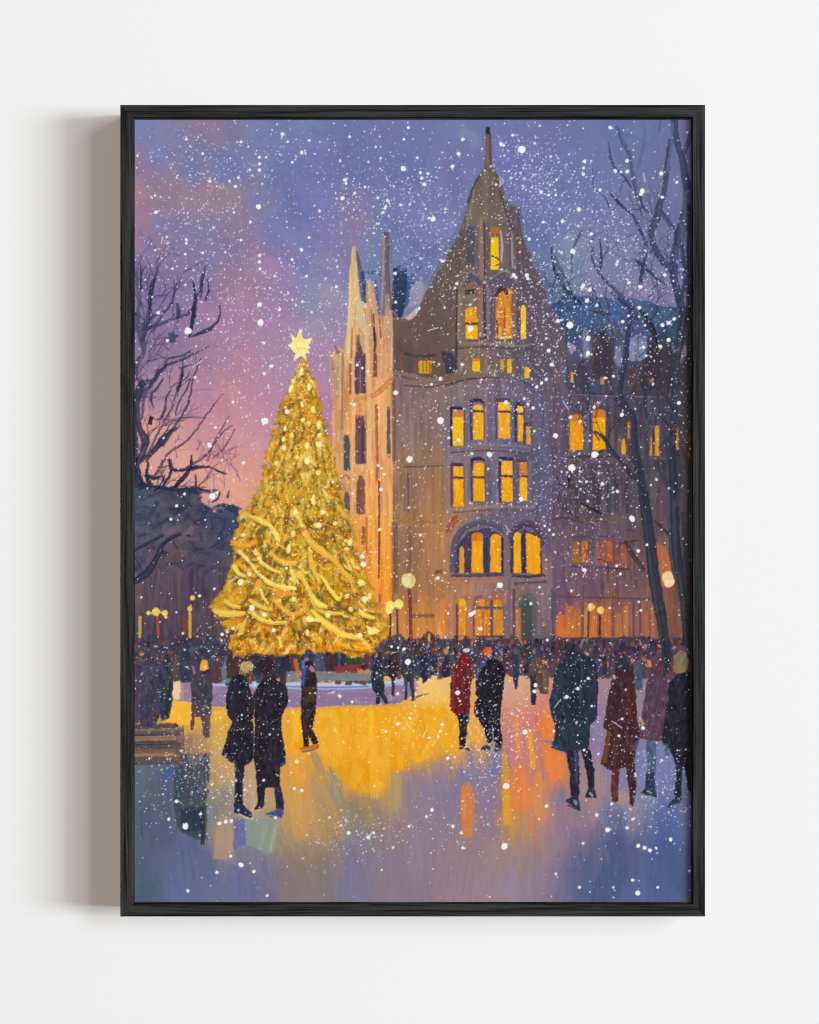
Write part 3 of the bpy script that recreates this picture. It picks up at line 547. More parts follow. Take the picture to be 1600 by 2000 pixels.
    for x, c, w in ((1095, (218, 112, 52), 14), (1112, (208, 112, 50), 16), (1128, (176, 116, 50), 12), (1146, (206, 126, 52), 10), (1160, (212, 112, 50), 10), (1184, (196, 112, 56), 14), (1208, (176, 114, 60), 12), (1222, (198, 130, 72), 8), (1262, (182, 104, 64), 10), (1274, (192, 122, 80), 5)):
        stroke([(x, 1180 + R.randint(24)), (x + 1, 1244)], w, c, .75, 12, True, .3)
    for x in (1138, 1170, 1198, 1238, 1250):
        stroke([(x, 1170), (x, 1244)], 6, (104, 76, 92), .8, 10)


def paint_ice():
    f = field([
        (300, 1330, 70, 64, 80), (340, 1330, 236, 206, 158), (400, 1400, 240, 178, 56), (345, 1400, 246, 184, 66), (430, 1390, 242, 178, 60), (430, 1450, 232, 178, 70), (500, 1400, 240, 176, 50), (580, 1420, 240, 176, 50), (640, 1400, 242, 180, 56), (700, 1395, 242, 178, 54), (700, 1450, 240, 166, 24), (640, 1450, 240, 168, 34), (780, 1430, 242, 166, 28),
        (840, 1430, 240, 166, 30), (870, 1390, 242, 180, 60), (850, 1350, 242, 196, 96), (840, 1325, 240, 196, 130), (870, 1335, 236, 186, 116), (575, 1480, 242, 160, 50), (650, 1495, 240, 160, 36), (730, 1490, 240, 166, 30), (800, 1480, 226, 152, 40), (850, 1470, 222, 152, 60), (890, 1440, 238, 170, 70), (930, 1440, 244, 170, 66),
        (720, 1535, 232, 154, 60), (670, 1525, 232, 156, 64), (756, 1505, 214, 150, 70), (620, 1510, 158, 142, 116), (640, 1540, 142, 140, 124), (585, 1530, 226, 160, 70), (560, 1580, 206, 154, 84), (600, 1580, 198, 150, 96), (620, 1620, 184, 146, 100), (690, 1560, 142, 130, 112), (770, 1550, 180, 152, 104), (770, 1580, 172, 150, 108), (720, 1590, 138, 128, 112),
        (810, 1520, 136, 120, 152), (860, 1500, 140, 122, 150), (840, 1530, 122, 120, 164), (900, 1500, 128, 120, 158), (940, 1480, 110, 116, 168), (970, 1500, 112, 116, 164), (880, 1560, 126, 114, 156), (800, 1580, 140, 120, 148), (830, 1620, 142, 120, 144), (960, 1570, 134, 118, 156), (960, 1620, 146, 122, 146),
        (985, 1400, 202, 132, 112), (1000, 1360, 212, 156, 130), (1010, 1320, 214, 164, 134), (1030, 1420, 206, 122, 110), (1010, 1440, 200, 126, 134), (1060, 1400, 216, 130, 110), (1070, 1430, 226, 124, 76), (1030, 1490, 202, 122, 110), (1075, 1490, 232, 128, 68), (1010, 1550, 228, 128, 66), (1040, 1560, 222, 132, 76), (1060, 1590, 210, 132, 90), (990, 1600, 214, 150, 50), (1095, 1510, 226, 128, 70),
        (1090, 1560, 130, 118, 156), (1090, 1620, 142, 120, 144), (1120, 1450, 118, 112, 160), (1165, 1420, 140, 124, 160), (1165, 1480, 138, 120, 156), (1170, 1540, 176, 140, 130), (1215, 1530, 124, 118, 174), (1215, 1560, 180, 146, 134), (1255, 1520, 116, 122, 172), (1300, 1500, 118, 124, 170), (1300, 1550, 104, 118, 160), (1260, 1555, 130, 132, 160), (1140, 1590, 150, 120, 134), (1200, 1580, 96, 110, 152), (1300, 1600, 88, 104, 154), (1345, 1560, 94, 96, 130),
        (1120, 1640, 138, 116, 140), (1060, 1660, 150, 126, 134), (1130, 1680, 82, 90, 130), (1200, 1650, 74, 90, 130), (1300, 1660, 74, 92, 138), (1200, 1720, 72, 92, 130), (1110, 1740, 112, 108, 144), (1070, 1720, 142, 120, 142), (1150, 1740, 76, 92, 132), (1300, 1740, 80, 98, 144), (1250, 1755, 86, 104, 146), (1345, 1720, 72, 86, 118),
        (1000, 1680, 156, 130, 132), (940, 1700, 150, 128, 136), (870, 1700, 146, 122, 134), (800, 1700, 144, 120, 136), (780, 1660, 134, 118, 144), (740, 1640, 132, 120, 140), (690, 1640, 124, 124, 146), (690, 1700, 128, 118, 152), (680, 1745, 118, 118, 150), (640, 1680, 142, 124, 112), (620, 1720, 140, 124, 112), (640, 1740, 126, 120, 130), (580, 1680, 146, 124, 106), (560, 1720, 132, 116, 118), (900, 1750, 152, 128, 142), (800, 1750, 138, 118, 140), (1000, 1750, 150, 130, 150),
        (530, 1640, 150, 140, 118), (500, 1620, 130, 146, 136), (480, 1620, 104, 104, 156), (420, 1640, 168, 140, 124), (440, 1660, 160, 140, 130), (520, 1700, 108, 106, 146), (470, 1700, 104, 106, 148), (480, 1745, 104, 108, 150), (410, 1700, 96, 106, 146), (400, 1670, 90, 104, 142), (350, 1700, 94, 106, 146), (350, 1745, 98, 110, 152), (300, 1690, 90, 102, 134), (280, 1740, 74, 96, 114), (265, 1690, 76, 96, 118), (300, 1600, 84, 92, 114), (270, 1600, 84, 96, 114), (330, 1640, 84, 98, 130), (380, 1650, 78, 100, 138),
        (290, 1500, 98, 106, 120), (275, 1540, 96, 104, 118), (330, 1510, 80, 98, 136), (320, 1560, 84, 94, 112), (435, 1550, 108, 124, 136), (420, 1580, 104, 120, 132), (430, 1520, 196, 158, 124), (435, 1500, 200, 160, 110), (490, 1540, 200, 158, 124), (490, 1580, 190, 162, 124), (440, 1600, 190, 156, 110), (380, 1460, 150, 116, 96), (420, 1470, 196, 150, 84), (400, 1440, 150, 124, 120)])
    new('painted_ice', 'ice rink reflecting gold, orange and violet light')
    poly([(255, 1292), (1356, 1292), (1356, 1772), (255, 1772)], f, 2, 1, 2, (60, 8), .5)
    area = [(258, 1385), (1352, 1385), (1352, 1768), (258, 1768)]
    scatter(area, 700, (50, 140), (12, 30), lambda x, y: 1.45 if y < 1660 else (1.2 if x < 700 else 1.75), .22, f, .35, 3, 4, dry=.5)
    scatter(area, 600, (30, 90), (3, 9), 1.55, .12, f, .3, 6, 7, dry=.5)
    P = lambda pts, c, a=.9, s=3: poly(pts, c, s, a, 5, (40, 6), 1.2)
    P([(566, 1382), (900, 1380), (896, 1440), (900, 1466), (830, 1492), (795, 1502), (760, 1502), (758, 1530), (745, 1552), (712, 1554), (676, 1538), (660, 1500), (610, 1470), (560, 1470)], (240, 168, 34), .6, 20)
    scatter([(570, 1384), (890, 1382), (880, 1470), (790, 1496), (740, 1550), (690, 1540), (640, 1480), (570, 1460)], 260, (20, 70), (6, 16), 1.4, .5, [(242, 172, 36), (244, 180, 54), (240, 160, 20), (236, 152, 30), (246, 186, 70)], .35, 4, 5, dry=.4)
    for pts, w, c, a in [([(726, 1388), (725, 1440)], 10, (246, 196, 30), .8), ([(728, 1440), (732, 1560)], 16, (242, 184, 50), .6), ([(576, 1390), (578, 1450)], 12, (248, 196, 60), .6), ([(560, 1480), (570, 1540), (590, 1640)], (22, 26, 30), (214, 160, 84), .55), ([(640, 1505), (655, 1540), (665, 1570)], (22, 30, 14), (140, 142, 130), .65), ([(612, 1470), (630, 1510)], 16, (158, 138, 122), .6), ([(622, 1500), (640, 1560), (668, 1640)], 18, (196, 150, 92), .45),
                         ([(770, 1510), (772, 1580)], 26, (182, 154, 102), .6), ([(700, 1590), (740, 1588)], 22, (140, 130, 106), .5), ([(912, 1535), (913, 1570), (914, 1635)], (20, 28, 18), (216, 128, 66), .92), ([(906, 1550), (907, 1600)], 6, (232, 148, 60), .6), ([(986, 1470), (988, 1540), (992, 1610)], (10, 16, 16), (226, 164, 40), .75), ([(1008, 1400), (1014, 1480)], 9, (232, 150, 60), .7), ([(1034, 1430), (1042, 1500)], 10, (238, 168, 36), .85),
                         ([(1012, 1500), (1016, 1580)], 34, (230, 128, 62), .65), ([(1050, 1510), (1052, 1595)], 16, (216, 142, 80), .6), ([(1052, 1445), (1080, 1450)], 6, (140, 120, 150), .8), ([(1048, 1400), (1056, 1440)], (8, 10), (176, 124, 134), .6), ([(1020, 1440), (1024, 1500)], 7, (190, 126, 150), .6), ([(1055, 1460), (1064, 1520)], 8, (160, 124, 140), .7), ([(1000, 1440), (1004, 1490)], 12, (204, 124, 130), .5)]:
        stroke(pts, w, c, a, 6, True, .3, 3)
    P([(1056, 1390), (1076, 1392), (1084, 1418), (1084, 1440), (1062, 1446), (1048, 1420)], (230, 126, 66)); P([(1058, 1452), (1090, 1466), (1102, 1480), (1100, 1512), (1088, 1526), (1074, 1522), (1064, 1490)], (230, 126, 64))
    P([(424, 1612), (462, 1600), (456, 1660), (442, 1680), (416, 1678)], (178, 146, 122), .75); P([(476, 1600), (545, 1600), (540, 1660), (524, 1668), (480, 1650)], (136, 150, 140), .75); P([(458, 1598), (478, 1600), (480, 1650), (456, 1660)], (102, 102, 158), .8)
    stroke([(540, 1610), (528, 1664)], 8, (172, 172, 130), .6); stroke([(520, 1610), (506, 1660)], 10, (164, 168, 156), .45, 10, True, .5)
    P([(340, 1500), (402, 1500), (404, 1640), (384, 1640), (346, 1620), (338, 1560)], (62, 72, 84), .85, 4); P([(352, 1580), (400, 1576), (400, 1622), (356, 1626)], (44, 54, 72), .8, 4); stroke([(397, 1600), (396, 1650)], 7, (40, 50, 66), .9)
    P([(322, 1500), (345, 1496), (342, 1520), (320, 1520)], (72, 98, 146), .6)
    scatter([(345, 1470), (410, 1470), (410, 1560), (345, 1560)], 90, (10, 34), (3, 8), 1.5, .3, [(70, 66, 78), (54, 66, 80), (90, 78, 96), (62, 84, 96), (120, 100, 110)], .7, 10, 8)
    # low barrier round the tree
    new('painted_barrier', 'curved low rink barrier with a pale blue top edge below the golden tree')
    top = [(360, 1326), (420, 1331), (500, 1333), (600, 1336), (680, 1336), (750, 1333), (806, 1324)]
    poly([(350, 1332), (420, 1338), (560, 1341), (680, 1340), (760, 1337), (812, 1328), (818, 1340), (806, 1358), (778, 1374), (740, 1377), (680, 1378), (600, 1382), (500, 1382), (420, 1380), (340, 1368)], (142, 120, 156), 2, 1, 5, (5, 30))
    scatter([(350, 1340), (812, 1338), (780, 1372), (350, 1376)], 160, (25, 70), (4, 9), 0, .05, [(142, 120, 158), (150, 124, 152), (134, 114, 154), (160, 130, 150)], .5, 5, 5)
    stroke([(t[0], t[1] + 4) for t in top], (9, 10, 13, 13, 13, 10, 9), (160, 182, 226), .95, 6)
    stroke([(t[0], t[1] + 1) for t in top[1:]], 4, (190, 206, 236), .7, 6); stroke([(560, 1341), (640, 1343), (720, 1341)], 2.5, (120, 100, 140), .8)
    stroke([(345, 1380), (420, 1385), (600, 1384), (680, 1380), (780, 1378)], 4, (206, 150, 96), .6)
    rect(325, 1300, 358, 1366, (238, 206, 156), soft=3, wob=2); stroke([(352, 1306), (366, 1322)], 8, (240, 214, 190)); stroke([(368, 1322), (384, 1312)], 7, (170, 190, 226))
    rect(352, 1330, 376, 1370, (158, 128, 150), soft=3, a=.8)
    bar = CUR[0]
    CUR[0] = [i for i, k in enumerate(KINDS) if k[0] == 'painted_ice'][0]
    IDS[:, :415 - OX][IDS[:, :415 - OX] == bar] = CUR[0]
    poly([(332, 1366), (378, 1372), (376, 1416), (326, 1416)], (246, 182, 60), 3, 1, 5)
    new('painted_bench', 'brown slatted bench at the left edge below the dark onlookers')
    for y, h, c in ((1418, 10, (74, 62, 72)), (1428, 8, (104, 92, 90)), (1434, 7, (62, 60, 74)), (1442, 10, (134, 98, 78)), (1450, 9, (98, 74, 70)), (1458, 12, (66, 64, 78)), (1468, 10, (122, 92, 76)), (1474, 8, (150, 112, 84)), (1482, 10, (108, 80, 70)), (1490, 8, (84, 76, 78))):
        stroke([(255, y + 1), (300, y), (340 + R.randint(20), y - 1)], h, c, .95, 10, True, .2)
    stroke([(350, 1420), (352, 1470)], 18, (108, 84, 78), .7, 10, True, .4); stroke([(372, 1436), (372, 1476)], 16, (158, 118, 96), .6, 10, False, .4)


def paint_crowd():
    new('painted_crowd', 'distant crowd of onlookers along the far edge of the rink', 'stuff')
    pal = [(58, 50, 68), (72, 58, 78), (86, 60, 72), (52, 62, 92), (66, 78, 104), (104, 62, 56), (80, 74, 76), (96, 48, 56), (48, 46, 60), (110, 84, 78), (60, 72, 74), (84, 66, 92)]
    poly([(255, 1250), (450, 1262), (470, 1272), (700, 1278), (745, 1250), (1356, 1244), (1356, 1330), (1090, 1320), (840, 1318), (700, 1310), (560, 1322), (420, 1330), (255, 1330)], (76, 64, 78), 3, 1, 10, (12, 5), 2.5)
    for y in (1254, 1264, 1276, 1290):
        x = 258.0
        while x < 1354:
            if (y == 1254 and 440 < x < 745):
                x += 20; continue
            yy = y + R.uniform(-7, 6) + (14 if 440 < x < 740 else 0)
            c = np.array(pal[R.randint(len(pal))], float)
            if x < 430:
                c = c * .8 + (8, 8, 18)
            if x > 1050:
                c = c * .85 + (16, 4, 12)
            w = R.uniform(7, 12) * (1 + (y - 1254) / 90)
            h = R.uniform(24, 36)
            poly([(x - w * .35, yy), (x + w * .35, yy), (x + w * .55, yy + h * .3), (x + w * .45, yy + h), (x - w * .45, yy + h), (x - w * .55, yy + h * .3)], c, 2, .9, 8, (8, 4), 1.2)
            hc = c * .75 if R.rand() < .84 else np.array([(128, 92, 80), (150, 104, 80), (120, 56, 52), (176, 128, 92)][R.randint(4)], float)
            ell(x + R.randn() * 1.5, yy - 3, w * R.uniform(.26, .36), R.uniform(3.5, 5.5), hc, .85)
            x += R.uniform(7, 13)
    for k in range(900):
        x = R.uniform(258, 1352); y = R.uniform(1246, 1316)
        if 450 < x < 735 and y < 1276:
            continue
        c = np.array(pal[R.randint(len(pal))]) + R.randn(3) * 8
        if R.rand() < .1:
            c = np.array([(196, 120, 60), (206, 160, 110), (158, 60, 50), (220, 150, 60), (120, 150, 190), (200, 90, 40)][R.randint(6)])
        dab(x, y, R.uniform(4, 18), R.uniform(2, 5), 1.57 + R.randn() * .55, c, .7, 12, True)
    # taller dark onlookers on the left, blue greys
    for x, y, h, c in ((272, 1282, 110, (78, 62, 76)), (288, 1262, 130, (66, 64, 84)), (306, 1256, 120, (74, 64, 80)), (344, 1270, 60, (86, 74, 78)), (362, 1262, 70, (46, 60, 80)), (380, 1254, 60, (60, 66, 92)), (425, 1284, 50, (96, 56, 66)), (444, 1290, 44, (104, 128, 132)), (460, 1284, 46, (112, 78, 76)), (410, 1256, 50, (66, 76, 102))):
        poly([(x - 5, y), (x + 5, y), (x + 12, y + 18), (x + 9, y + h), (x - 9, y + h), (x - 12, y + 18)], c, 2.5, .9, 9, (10, 5), 1.5); ell(x, y - 4, 6, 7, tuple(np.array(c) * .85), .9)
    ell(277, 1276, 5, 5, (196, 140, 96)); ell(305, 1263, 4, 3, (150, 170, 186)); stroke([(372, 1270), (398, 1262)], 7, (70, 110, 140), .7); stroke([(380, 1268), (390, 1266)], 5, (170, 118, 70), .8); stroke([(376, 1300), (380, 1316)], 5, (190, 120, 130), .8)
    scatter([(262, 1240), (436, 1240), (436, 1300), (262, 1300)], 90, (8, 26), (4, 8), 1.2, .7, [(62, 66, 92), (74, 66, 84), (54, 64, 92), (82, 62, 76), (60, 74, 96), (110, 84, 80)], .6, 8, 8)
    # people silhouetted under the tree, planter with red edge
    for x, y, h, c in ((520, 1282, 36, (96, 62, 72)), (548, 1284, 36, (72, 76, 66)), (570, 1284, 34, (86, 54, 56)), (640, 1282, 44, (86, 78, 90)), (650, 1288, 40, (112, 84, 88)), (668, 1268, 44, (74, 92, 116)), (717, 1276, 40, (96, 70, 84))):
        poly([(x - 6, y), (x + 6, y), (x + 10, y + 12), (x + 9, y + h), (x - 9, y + h), (x - 10, y + 12)], c, 2, .92, 9, (9, 4), 1.3); ell(x, y - 4, 5, 6, tuple(np.array(c) * .8))
    for k in range(20):
        x = 446 + k * 14 + R.uniform(-4, 4)
        if 585 < x < 612:
            continue
        y = 1279 + R.uniform(-7, 7); h = 1322 - y + R.uniform(-6, 4); c = [(52, 46, 60), (72, 50, 50), (46, 52, 72), (84, 58, 60), (60, 58, 62), (58, 44, 54)][R.randint(6)]
        poly([(x - 4, y), (x + 4, y), (x + 8, y + 10), (x + 7, y + h), (x - 7, y + h), (x - 8, y + 10)], c, 2, .9, 10, (8, 4), 1.4); ell(x, y - 3, 4.5, 5.5, tuple(np.array(c) * .85), .92)
    poly([(620, 1264), (626, 1262), (632, 1282), (640, 1328), (616, 1330), (612, 1290)], (74, 80, 104), 2, 1, 8, (10, 5)); ell(622, 1263, 6, 4, (44, 52, 72))
    poly([(560, 1312), (725, 1310), (728, 1330), (560, 1332)], (134, 130, 134), 3, .9, 8, (5, 20)); poly([(652, 1302), (712, 1296), (716, 1314), (656, 1314)], (140, 56, 52), 2.5, .9, 8, (4, 14)); poly([(674, 1284), (706, 1282), (706, 1296), (676, 1298)], (48, 78, 48), 2, .95); poly([(680, 1278), (690, 1274), (698, 1282), (686, 1286)], (236, 206, 150), 1.5); stroke([(576, 1288), (584, 1320)], 9, (206, 120, 70), .8); stroke([(700, 1312), (722, 1310)], 8, (214, 150, 92), .8); ell(712, 1303, 6, 6, (58, 40, 56))
    stroke([(828, 1258), (836, 1236), (848, 1246), (846, 1264)], 6, (74, 50, 72), .9); stroke([(838, 1238), (839, 1252)], 4, (220, 170, 60))
    for x, y in ((760, 1262), (782, 1264), (770, 1258)):
        ell(x, y, 6, 7, (66, 56, 66))
    scatter([(720, 1238), (790, 1240), (790, 1270), (700, 1280)], 60, (6, 16), (3, 6), 1.2, .8, [(70, 54, 66), (96, 84, 96), (52, 52, 72), (120, 84, 60), (64, 78, 56)], .8, 8, 8)


def paint_fir():
    new('painted_fir_tree', 'golden christmas tree hung with looping light garlands')
    o = [(590, 702), (584, 724), (574, 738), (568, 756), (564, 775), (548, 792), (543, 818), (534, 846), (526, 868), (517, 900), (516, 926), (511, 952), (497, 966), (494, 984), (478, 1000), (468, 1008), (470, 1028), (455, 1052), (460, 1078), (456, 1104), (450, 1124), (442, 1144), (430, 1162), (416, 1178), (414, 1192), (432, 1206), (442, 1226), (452, 1246),
         (450, 1266), (462, 1280), (500, 1276), (540, 1280), (600, 1274), (640, 1270), (700, 1282), (728, 1272), (748, 1250), (756, 1228), (744, 1206), (734, 1190), (726, 1168), (716, 1150), (706, 1112), (697, 1072), (690, 1042), (682, 1012), (668, 982), (660, 942), (655, 902), (646, 872), (637, 840), (628, 802), (622, 772), (612, 744), (600, 722), (597, 702)]
    f = field([(592, 720, 204, 144, 60), (590, 770, 222, 160, 44), (575, 800, 204, 146, 50), (620, 800, 200, 136, 46), (590, 850, 206, 150, 40), (550, 870, 196, 136, 44), (640, 880, 178, 130, 40), (590, 920, 190, 142, 40), (530, 930, 196, 146, 40), (650, 950, 176, 132, 38), (590, 980, 196, 146, 36), (520, 1000, 200, 146, 44), (660, 1010, 180, 132, 40), (500, 1050, 184, 130, 44), (590, 1060, 206, 146, 40), (670, 1060, 184, 132, 40),
               (490, 1110, 192, 138, 40), (560, 1120, 176, 124, 40), (640, 1120, 196, 136, 40), (700, 1130, 206, 146, 40), (470, 1170, 206, 142, 36), (540, 1180, 196, 128, 36), (620, 1180, 214, 146, 32), (700, 1190, 206, 140, 40), (440, 1195, 196, 140, 50), (480, 1230, 196, 134, 36), (560, 1230, 200, 132, 30), (640, 1240, 206, 132, 30), (710, 1240, 200, 140, 44), (500, 1265, 214, 144, 28), (600, 1262, 226, 146, 24), (690, 1270, 222, 150, 34)])
    poly(o, f, 4, 1, 12, (8, 6), 3)

    def out(x, y):
        return 1.57 - np.clip((x - 591) / (10 + (y - 700) * .27), -1, 1) * (.25 + .75 * np.clip((y - 850) / 350., 0, 1))
    pal = [(208, 156, 40), (190, 142, 36), (222, 166, 44), (158, 126, 44), (130, 110, 48), (230, 150, 36), (206, 166, 60), (170, 104, 40), (196, 150, 30), (140, 92, 44), (224, 182, 66), (176, 140, 40)]
    scatter(o, 1500, (8, 24), (5, 12), out, .6, pal, .5, 10, 12, ident=True, keep=True)
    scatter(o, 420, (6, 20), (4, 9), out, .7, [(96, 88, 52), (112, 96, 44), (122, 72, 40), (84, 92, 70), (134, 92, 44), (150, 84, 44)], .6, 10, 8, ident=True, keep=True)
    scatter(o, 750, (4, 13), (2.5, 6), out, .7, [(236, 186, 60), (244, 200, 84), (230, 160, 40), (240, 150, 40), (224, 176, 50)], .6, 12, 10, ident=True, keep=True)
    # the wall and bushes show between the boughs
    keep = CUR[0]
    for x, y, L, w, an, c, k in [(458, 1084, 22, 9, .2, (76, 72, 92), 0), (452, 1132, 24, 8, .5, (82, 72, 88), 0), (428, 1206, 26, 9, -.2, (84, 70, 82), 0), (446, 1236, 22, 9, -.3, (84, 68, 80), 0), (474, 1020, 20, 7, .3, (70, 72, 98), 0), (504, 960, 16, 7, .8, (206, 148, 138), 0), (540, 830, 16, 6, 1.2, (182, 136, 164), 0), (520, 905, 15, 6, 1.1, (206, 146, 156), 0), (704, 1080, 24, 8, 1.2, (214, 146, 70), 1), (718, 1136, 24, 9, 1.1, (220, 146, 62), 1), (738, 1180, 22, 8, .9, (206, 140, 66), 1), (680, 1006, 20, 7, 1.2, (190, 140, 100), 1), (752, 1212, 20, 8, .6, (190, 130, 66), 1), (668, 950, 18, 6, 1.3, (186, 138, 106), 1)]:
        CUR[0] = 0 if k == 0 else BLD[0]
        if k == 0 and y > 980:
            CUR[0] = HEDGE[0]
        for q in range(3):
            dab(x + R.randn() * 3, y + R.randn() * 3, L, w, an + R.randn() * .2, np.array(c) + R.randn() * 5, .85, 9, True)
    CUR[0] = keep
    for pts, w in [([(488, 1018), (470, 1030), (456, 1048)], (9, 8, 3)), ([(476, 1088), (458, 1108), (444, 1126)], (9, 8, 3)), ([(466, 1150), (440, 1170), (412, 1188)], (11, 10, 4)), ([(474, 1196), (448, 1212), (430, 1218)], (9, 8, 3)), ([(480, 1236), (462, 1254), (448, 1262)], (9, 9, 4)), ([(686, 1050), (700, 1076), (710, 1094)], (8, 8, 3)), ([(704, 1116), (720, 1142), (732, 1154)], (9, 8, 3)), ([(716, 1160), (738, 1190), (754, 1200)], (10, 9, 3)), ([(730, 1214), (752, 1232), (764, 1236)], (10, 8, 3)), ([(664, 986), (680, 1014), (690, 1026)], (7, 7, 3))]:
        stroke(pts, w, [(216, 150, 40), (200, 146, 44), (230, 160, 44)][R.randint(3)], .92, 14, True, .4, 2, .7)
    # ragged edge twigs
    for i in range(len(o)):
        a = np.array(o[i]); c = np.array(o[(i + 1) % len(o)])
        for k in range(4):
            q = a + (c - a) * R.rand()
            an = math.atan2(.8, q[0] - 590) if q[1] < 1255 else 1.5
            dab(q[0], q[1], R.uniform(6, 16), R.uniform(4, 9), (math.atan2(.7, np.sign(q[0] - 590)) + R.randn() * .5), pal[R.randint(12)], .55, 12, True)
    scatter(o, 170, (14, 38), (4, 9), out, .3, [(236, 196, 84), (240, 206, 104), (228, 184, 66), (246, 214, 112)], .6, 14, 8, ident=True, keep=True)
    scatter([(500, 1010), (680, 1010), (745, 1255), (450, 1255)], 150, (10, 30), (5, 11), out, .5, [(104, 84, 44), (122, 84, 40), (92, 88, 56), (140, 84, 40)], .55, 10, 8, ident=True, keep=True)
    G = [([(497, 1074), (509, 1095), (523, 1108), (547, 1118)], (8, 7, 6, 3), (246, 216, 104)), ([(466, 1076), (490, 1100), (502, 1117), (523, 1136), (547, 1146), (580, 1150)], (7, 5, 5, 7, 8, 5), (248, 214, 108)), ([(528, 1076), (542, 1093), (561, 1100), (580, 1100)], (4, 8, 9, 7), (238, 176, 56)),
         ([(526, 1024), (540, 1046), (545, 1068)], (5, 9, 4), (246, 218, 104)), ([(490, 1008), (512, 1018), (532, 1032)], (5, 9, 5), (238, 200, 84)), ([(457, 1105), (466, 1119), (481, 1126)], (8, 7, 3), (244, 204, 92)), ([(583, 1117), (595, 1136), (606, 1157), (614, 1180), (630, 1194), (652, 1198), (671, 1197)], (13, 7, 7, 8, 8, 6, 4), (242, 190, 60)),
         ([(612, 1162), (621, 1178), (640, 1186)], (4, 9, 5), (248, 216, 90)), ([(626, 1121), (637, 1140), (649, 1157), (662, 1172)], (5, 6, 7, 8), (248, 208, 66)), ([(609, 1192), (628, 1212), (652, 1228), (675, 1241), (706, 1245)], (4, 9, 11, 10, 7), (246, 200, 76)), ([(702, 1190), (711, 1200), (732, 1207)], (5, 9, 6), (248, 214, 80)), ([(533, 1171), (552, 1188), (566, 1200), (585, 1198), (597, 1186), (595, 1170)], (6, 8, 8, 8, 7, 4), (232, 160, 44)),
         ([(488, 1191), (504, 1206), (528, 1215), (562, 1216)], (10, 7, 8, 6), (242, 198, 82)), ([(486, 1171), (507, 1184), (530, 1190)], (5, 7, 7), (240, 186, 70)), ([(438, 1171), (450, 1181), (470, 1187)], (4, 7, 6), (240, 188, 70)), ([(420, 1195), (447, 1199), (478, 1197)], (7, 12, 6), (236, 186, 70)), ([(590, 1024), (604, 1055), (628, 1076), (652, 1093), (668, 1112), (685, 1131), (695, 1158)], (8, 11, 12, 9, 7, 9, 8), (238, 172, 46)),
         ([(574, 990), (582, 1010), (592, 1030)], (5, 8, 6), (240, 196, 80)), ([(545, 1243), (550, 1264)], 5, (246, 210, 74)), ([(604, 1069), (611, 1107), (626, 1140)], (6, 8, 6), (240, 182, 50)), ([(687, 1093), (693, 1108), (704, 1113)], (7, 5, 3), (240, 196, 70)), ([(508, 1150), (514, 1166), (524, 1180)], (7, 5, 4), (242, 206, 96)), ([(700, 1175), (715, 1190), (732, 1196)], (5, 6, 3), (236, 170, 60)), ([(600, 1206), (612, 1210), (624, 1212)], (8, 7, 4), (246, 214, 100)),
         ([(452, 1060), (480, 1066), (500, 1060)], (8, 10, 4), (236, 150, 36)), ([(530, 1150), (550, 1158), (575, 1160)], (8, 12, 6), (234, 146, 36)), ([(465, 1100), (500, 1128)], 6, (222, 150, 36)), ([(660, 1258), (690, 1264), (722, 1268)], (5, 8, 5), (238, 164, 34)), ([(600, 880), (608, 900), (618, 910)], (5, 7, 4), (232, 190, 80))]
    for pts, w, c in G:
        stroke([(x + 1, y + 6) for x, y in pts], np.array(w, float) * 1.2, (116, 84, 40), .42, 12, True, .5)
        stroke(pts, np.array(w, float) * 1.22, np.minimum(np.array(c) + (4, 6, 4), 252), .95, 15, True, .32, 1.6, .4)
        hl = [(x - .6, y - 1.2) for x, y in pts]
        stroke(hl, np.array(w, float) * .42, np.minimum(np.array(c) + (8, 26, 40), 252), .7, 8, True, .6)
    for k in range(60):
        y = 1010 + 250 * R.rand(); hw = (y - 700) * .26
        x = 590 + R.uniform(-hw, hw)
        an = (.5 if x < 590 else .75) + R.randn() * .5
        L = R.uniform(8, 22)
        stroke([(x, y), (x + L * .5 * math.cos(an), y + L * .5 * math.sin(an) + 2), (x + L * math.cos(an), y + L * math.sin(an))], (2, R.uniform(3, 6), 2), [(248, 210, 80), (244, 190, 56), (238, 160, 36), (250, 222, 110), (150, 96, 40)][R.randint(5)], .85, 14, True, .4)
    for x, y, rx, ry in [(564, 1072, 4, 9), (613, 979, 4, 8), (621, 1026, 9, 5), (571, 1131, 5, 4), (574, 1170, 4, 5), (640, 1202, 5, 5), (604, 1210, 7, 5), (600, 1235, 3, 6), (685, 1190, 5, 5), (713, 1170, 6, 6), (722, 1164, 4, 7), (678, 1164, 4, 5), (487, 1121, 4, 5), (470, 1137, 6, 6), (706, 1138, 7, 6), (557, 837, 3, 6), (554, 858, 4, 5), (555, 875, 4, 6), (622, 923, 5, 5), (612, 975, 4, 9), (623, 830, 4, 8), (624, 850, 4, 5),
                         (623, 868, 6, 6), (568, 759, 4, 8), (604, 756, 4, 8), (573, 744, 4, 5), (592, 820, 4, 4), (604, 826, 4, 3), (590, 790, 3, 6), (612, 800, 4, 7), (570, 850, 4, 5), (600, 870, 4, 7), (540, 905, 4, 4), (580, 893, 4, 4), (630, 1000, 4, 5), (684, 1060, 5, 7), (678, 1072, 5, 4), (577, 1000, 4, 6), (590, 726, 5, 8), (600, 900, 5, 7), (655, 1022, 5, 4), (476, 1045, 6, 3), (573, 1042, 4, 6)]:
        ell(x, y, rx, ry, (248, 222, 132) if R.rand() < .6 else (250, 234, 176), .95, 10, 1.5, True, R.uniform(-.4, .4))
    poly([(716, 1222), (744, 1232), (728, 1240), (720, 1240)], (248, 222, 130), 1.4)
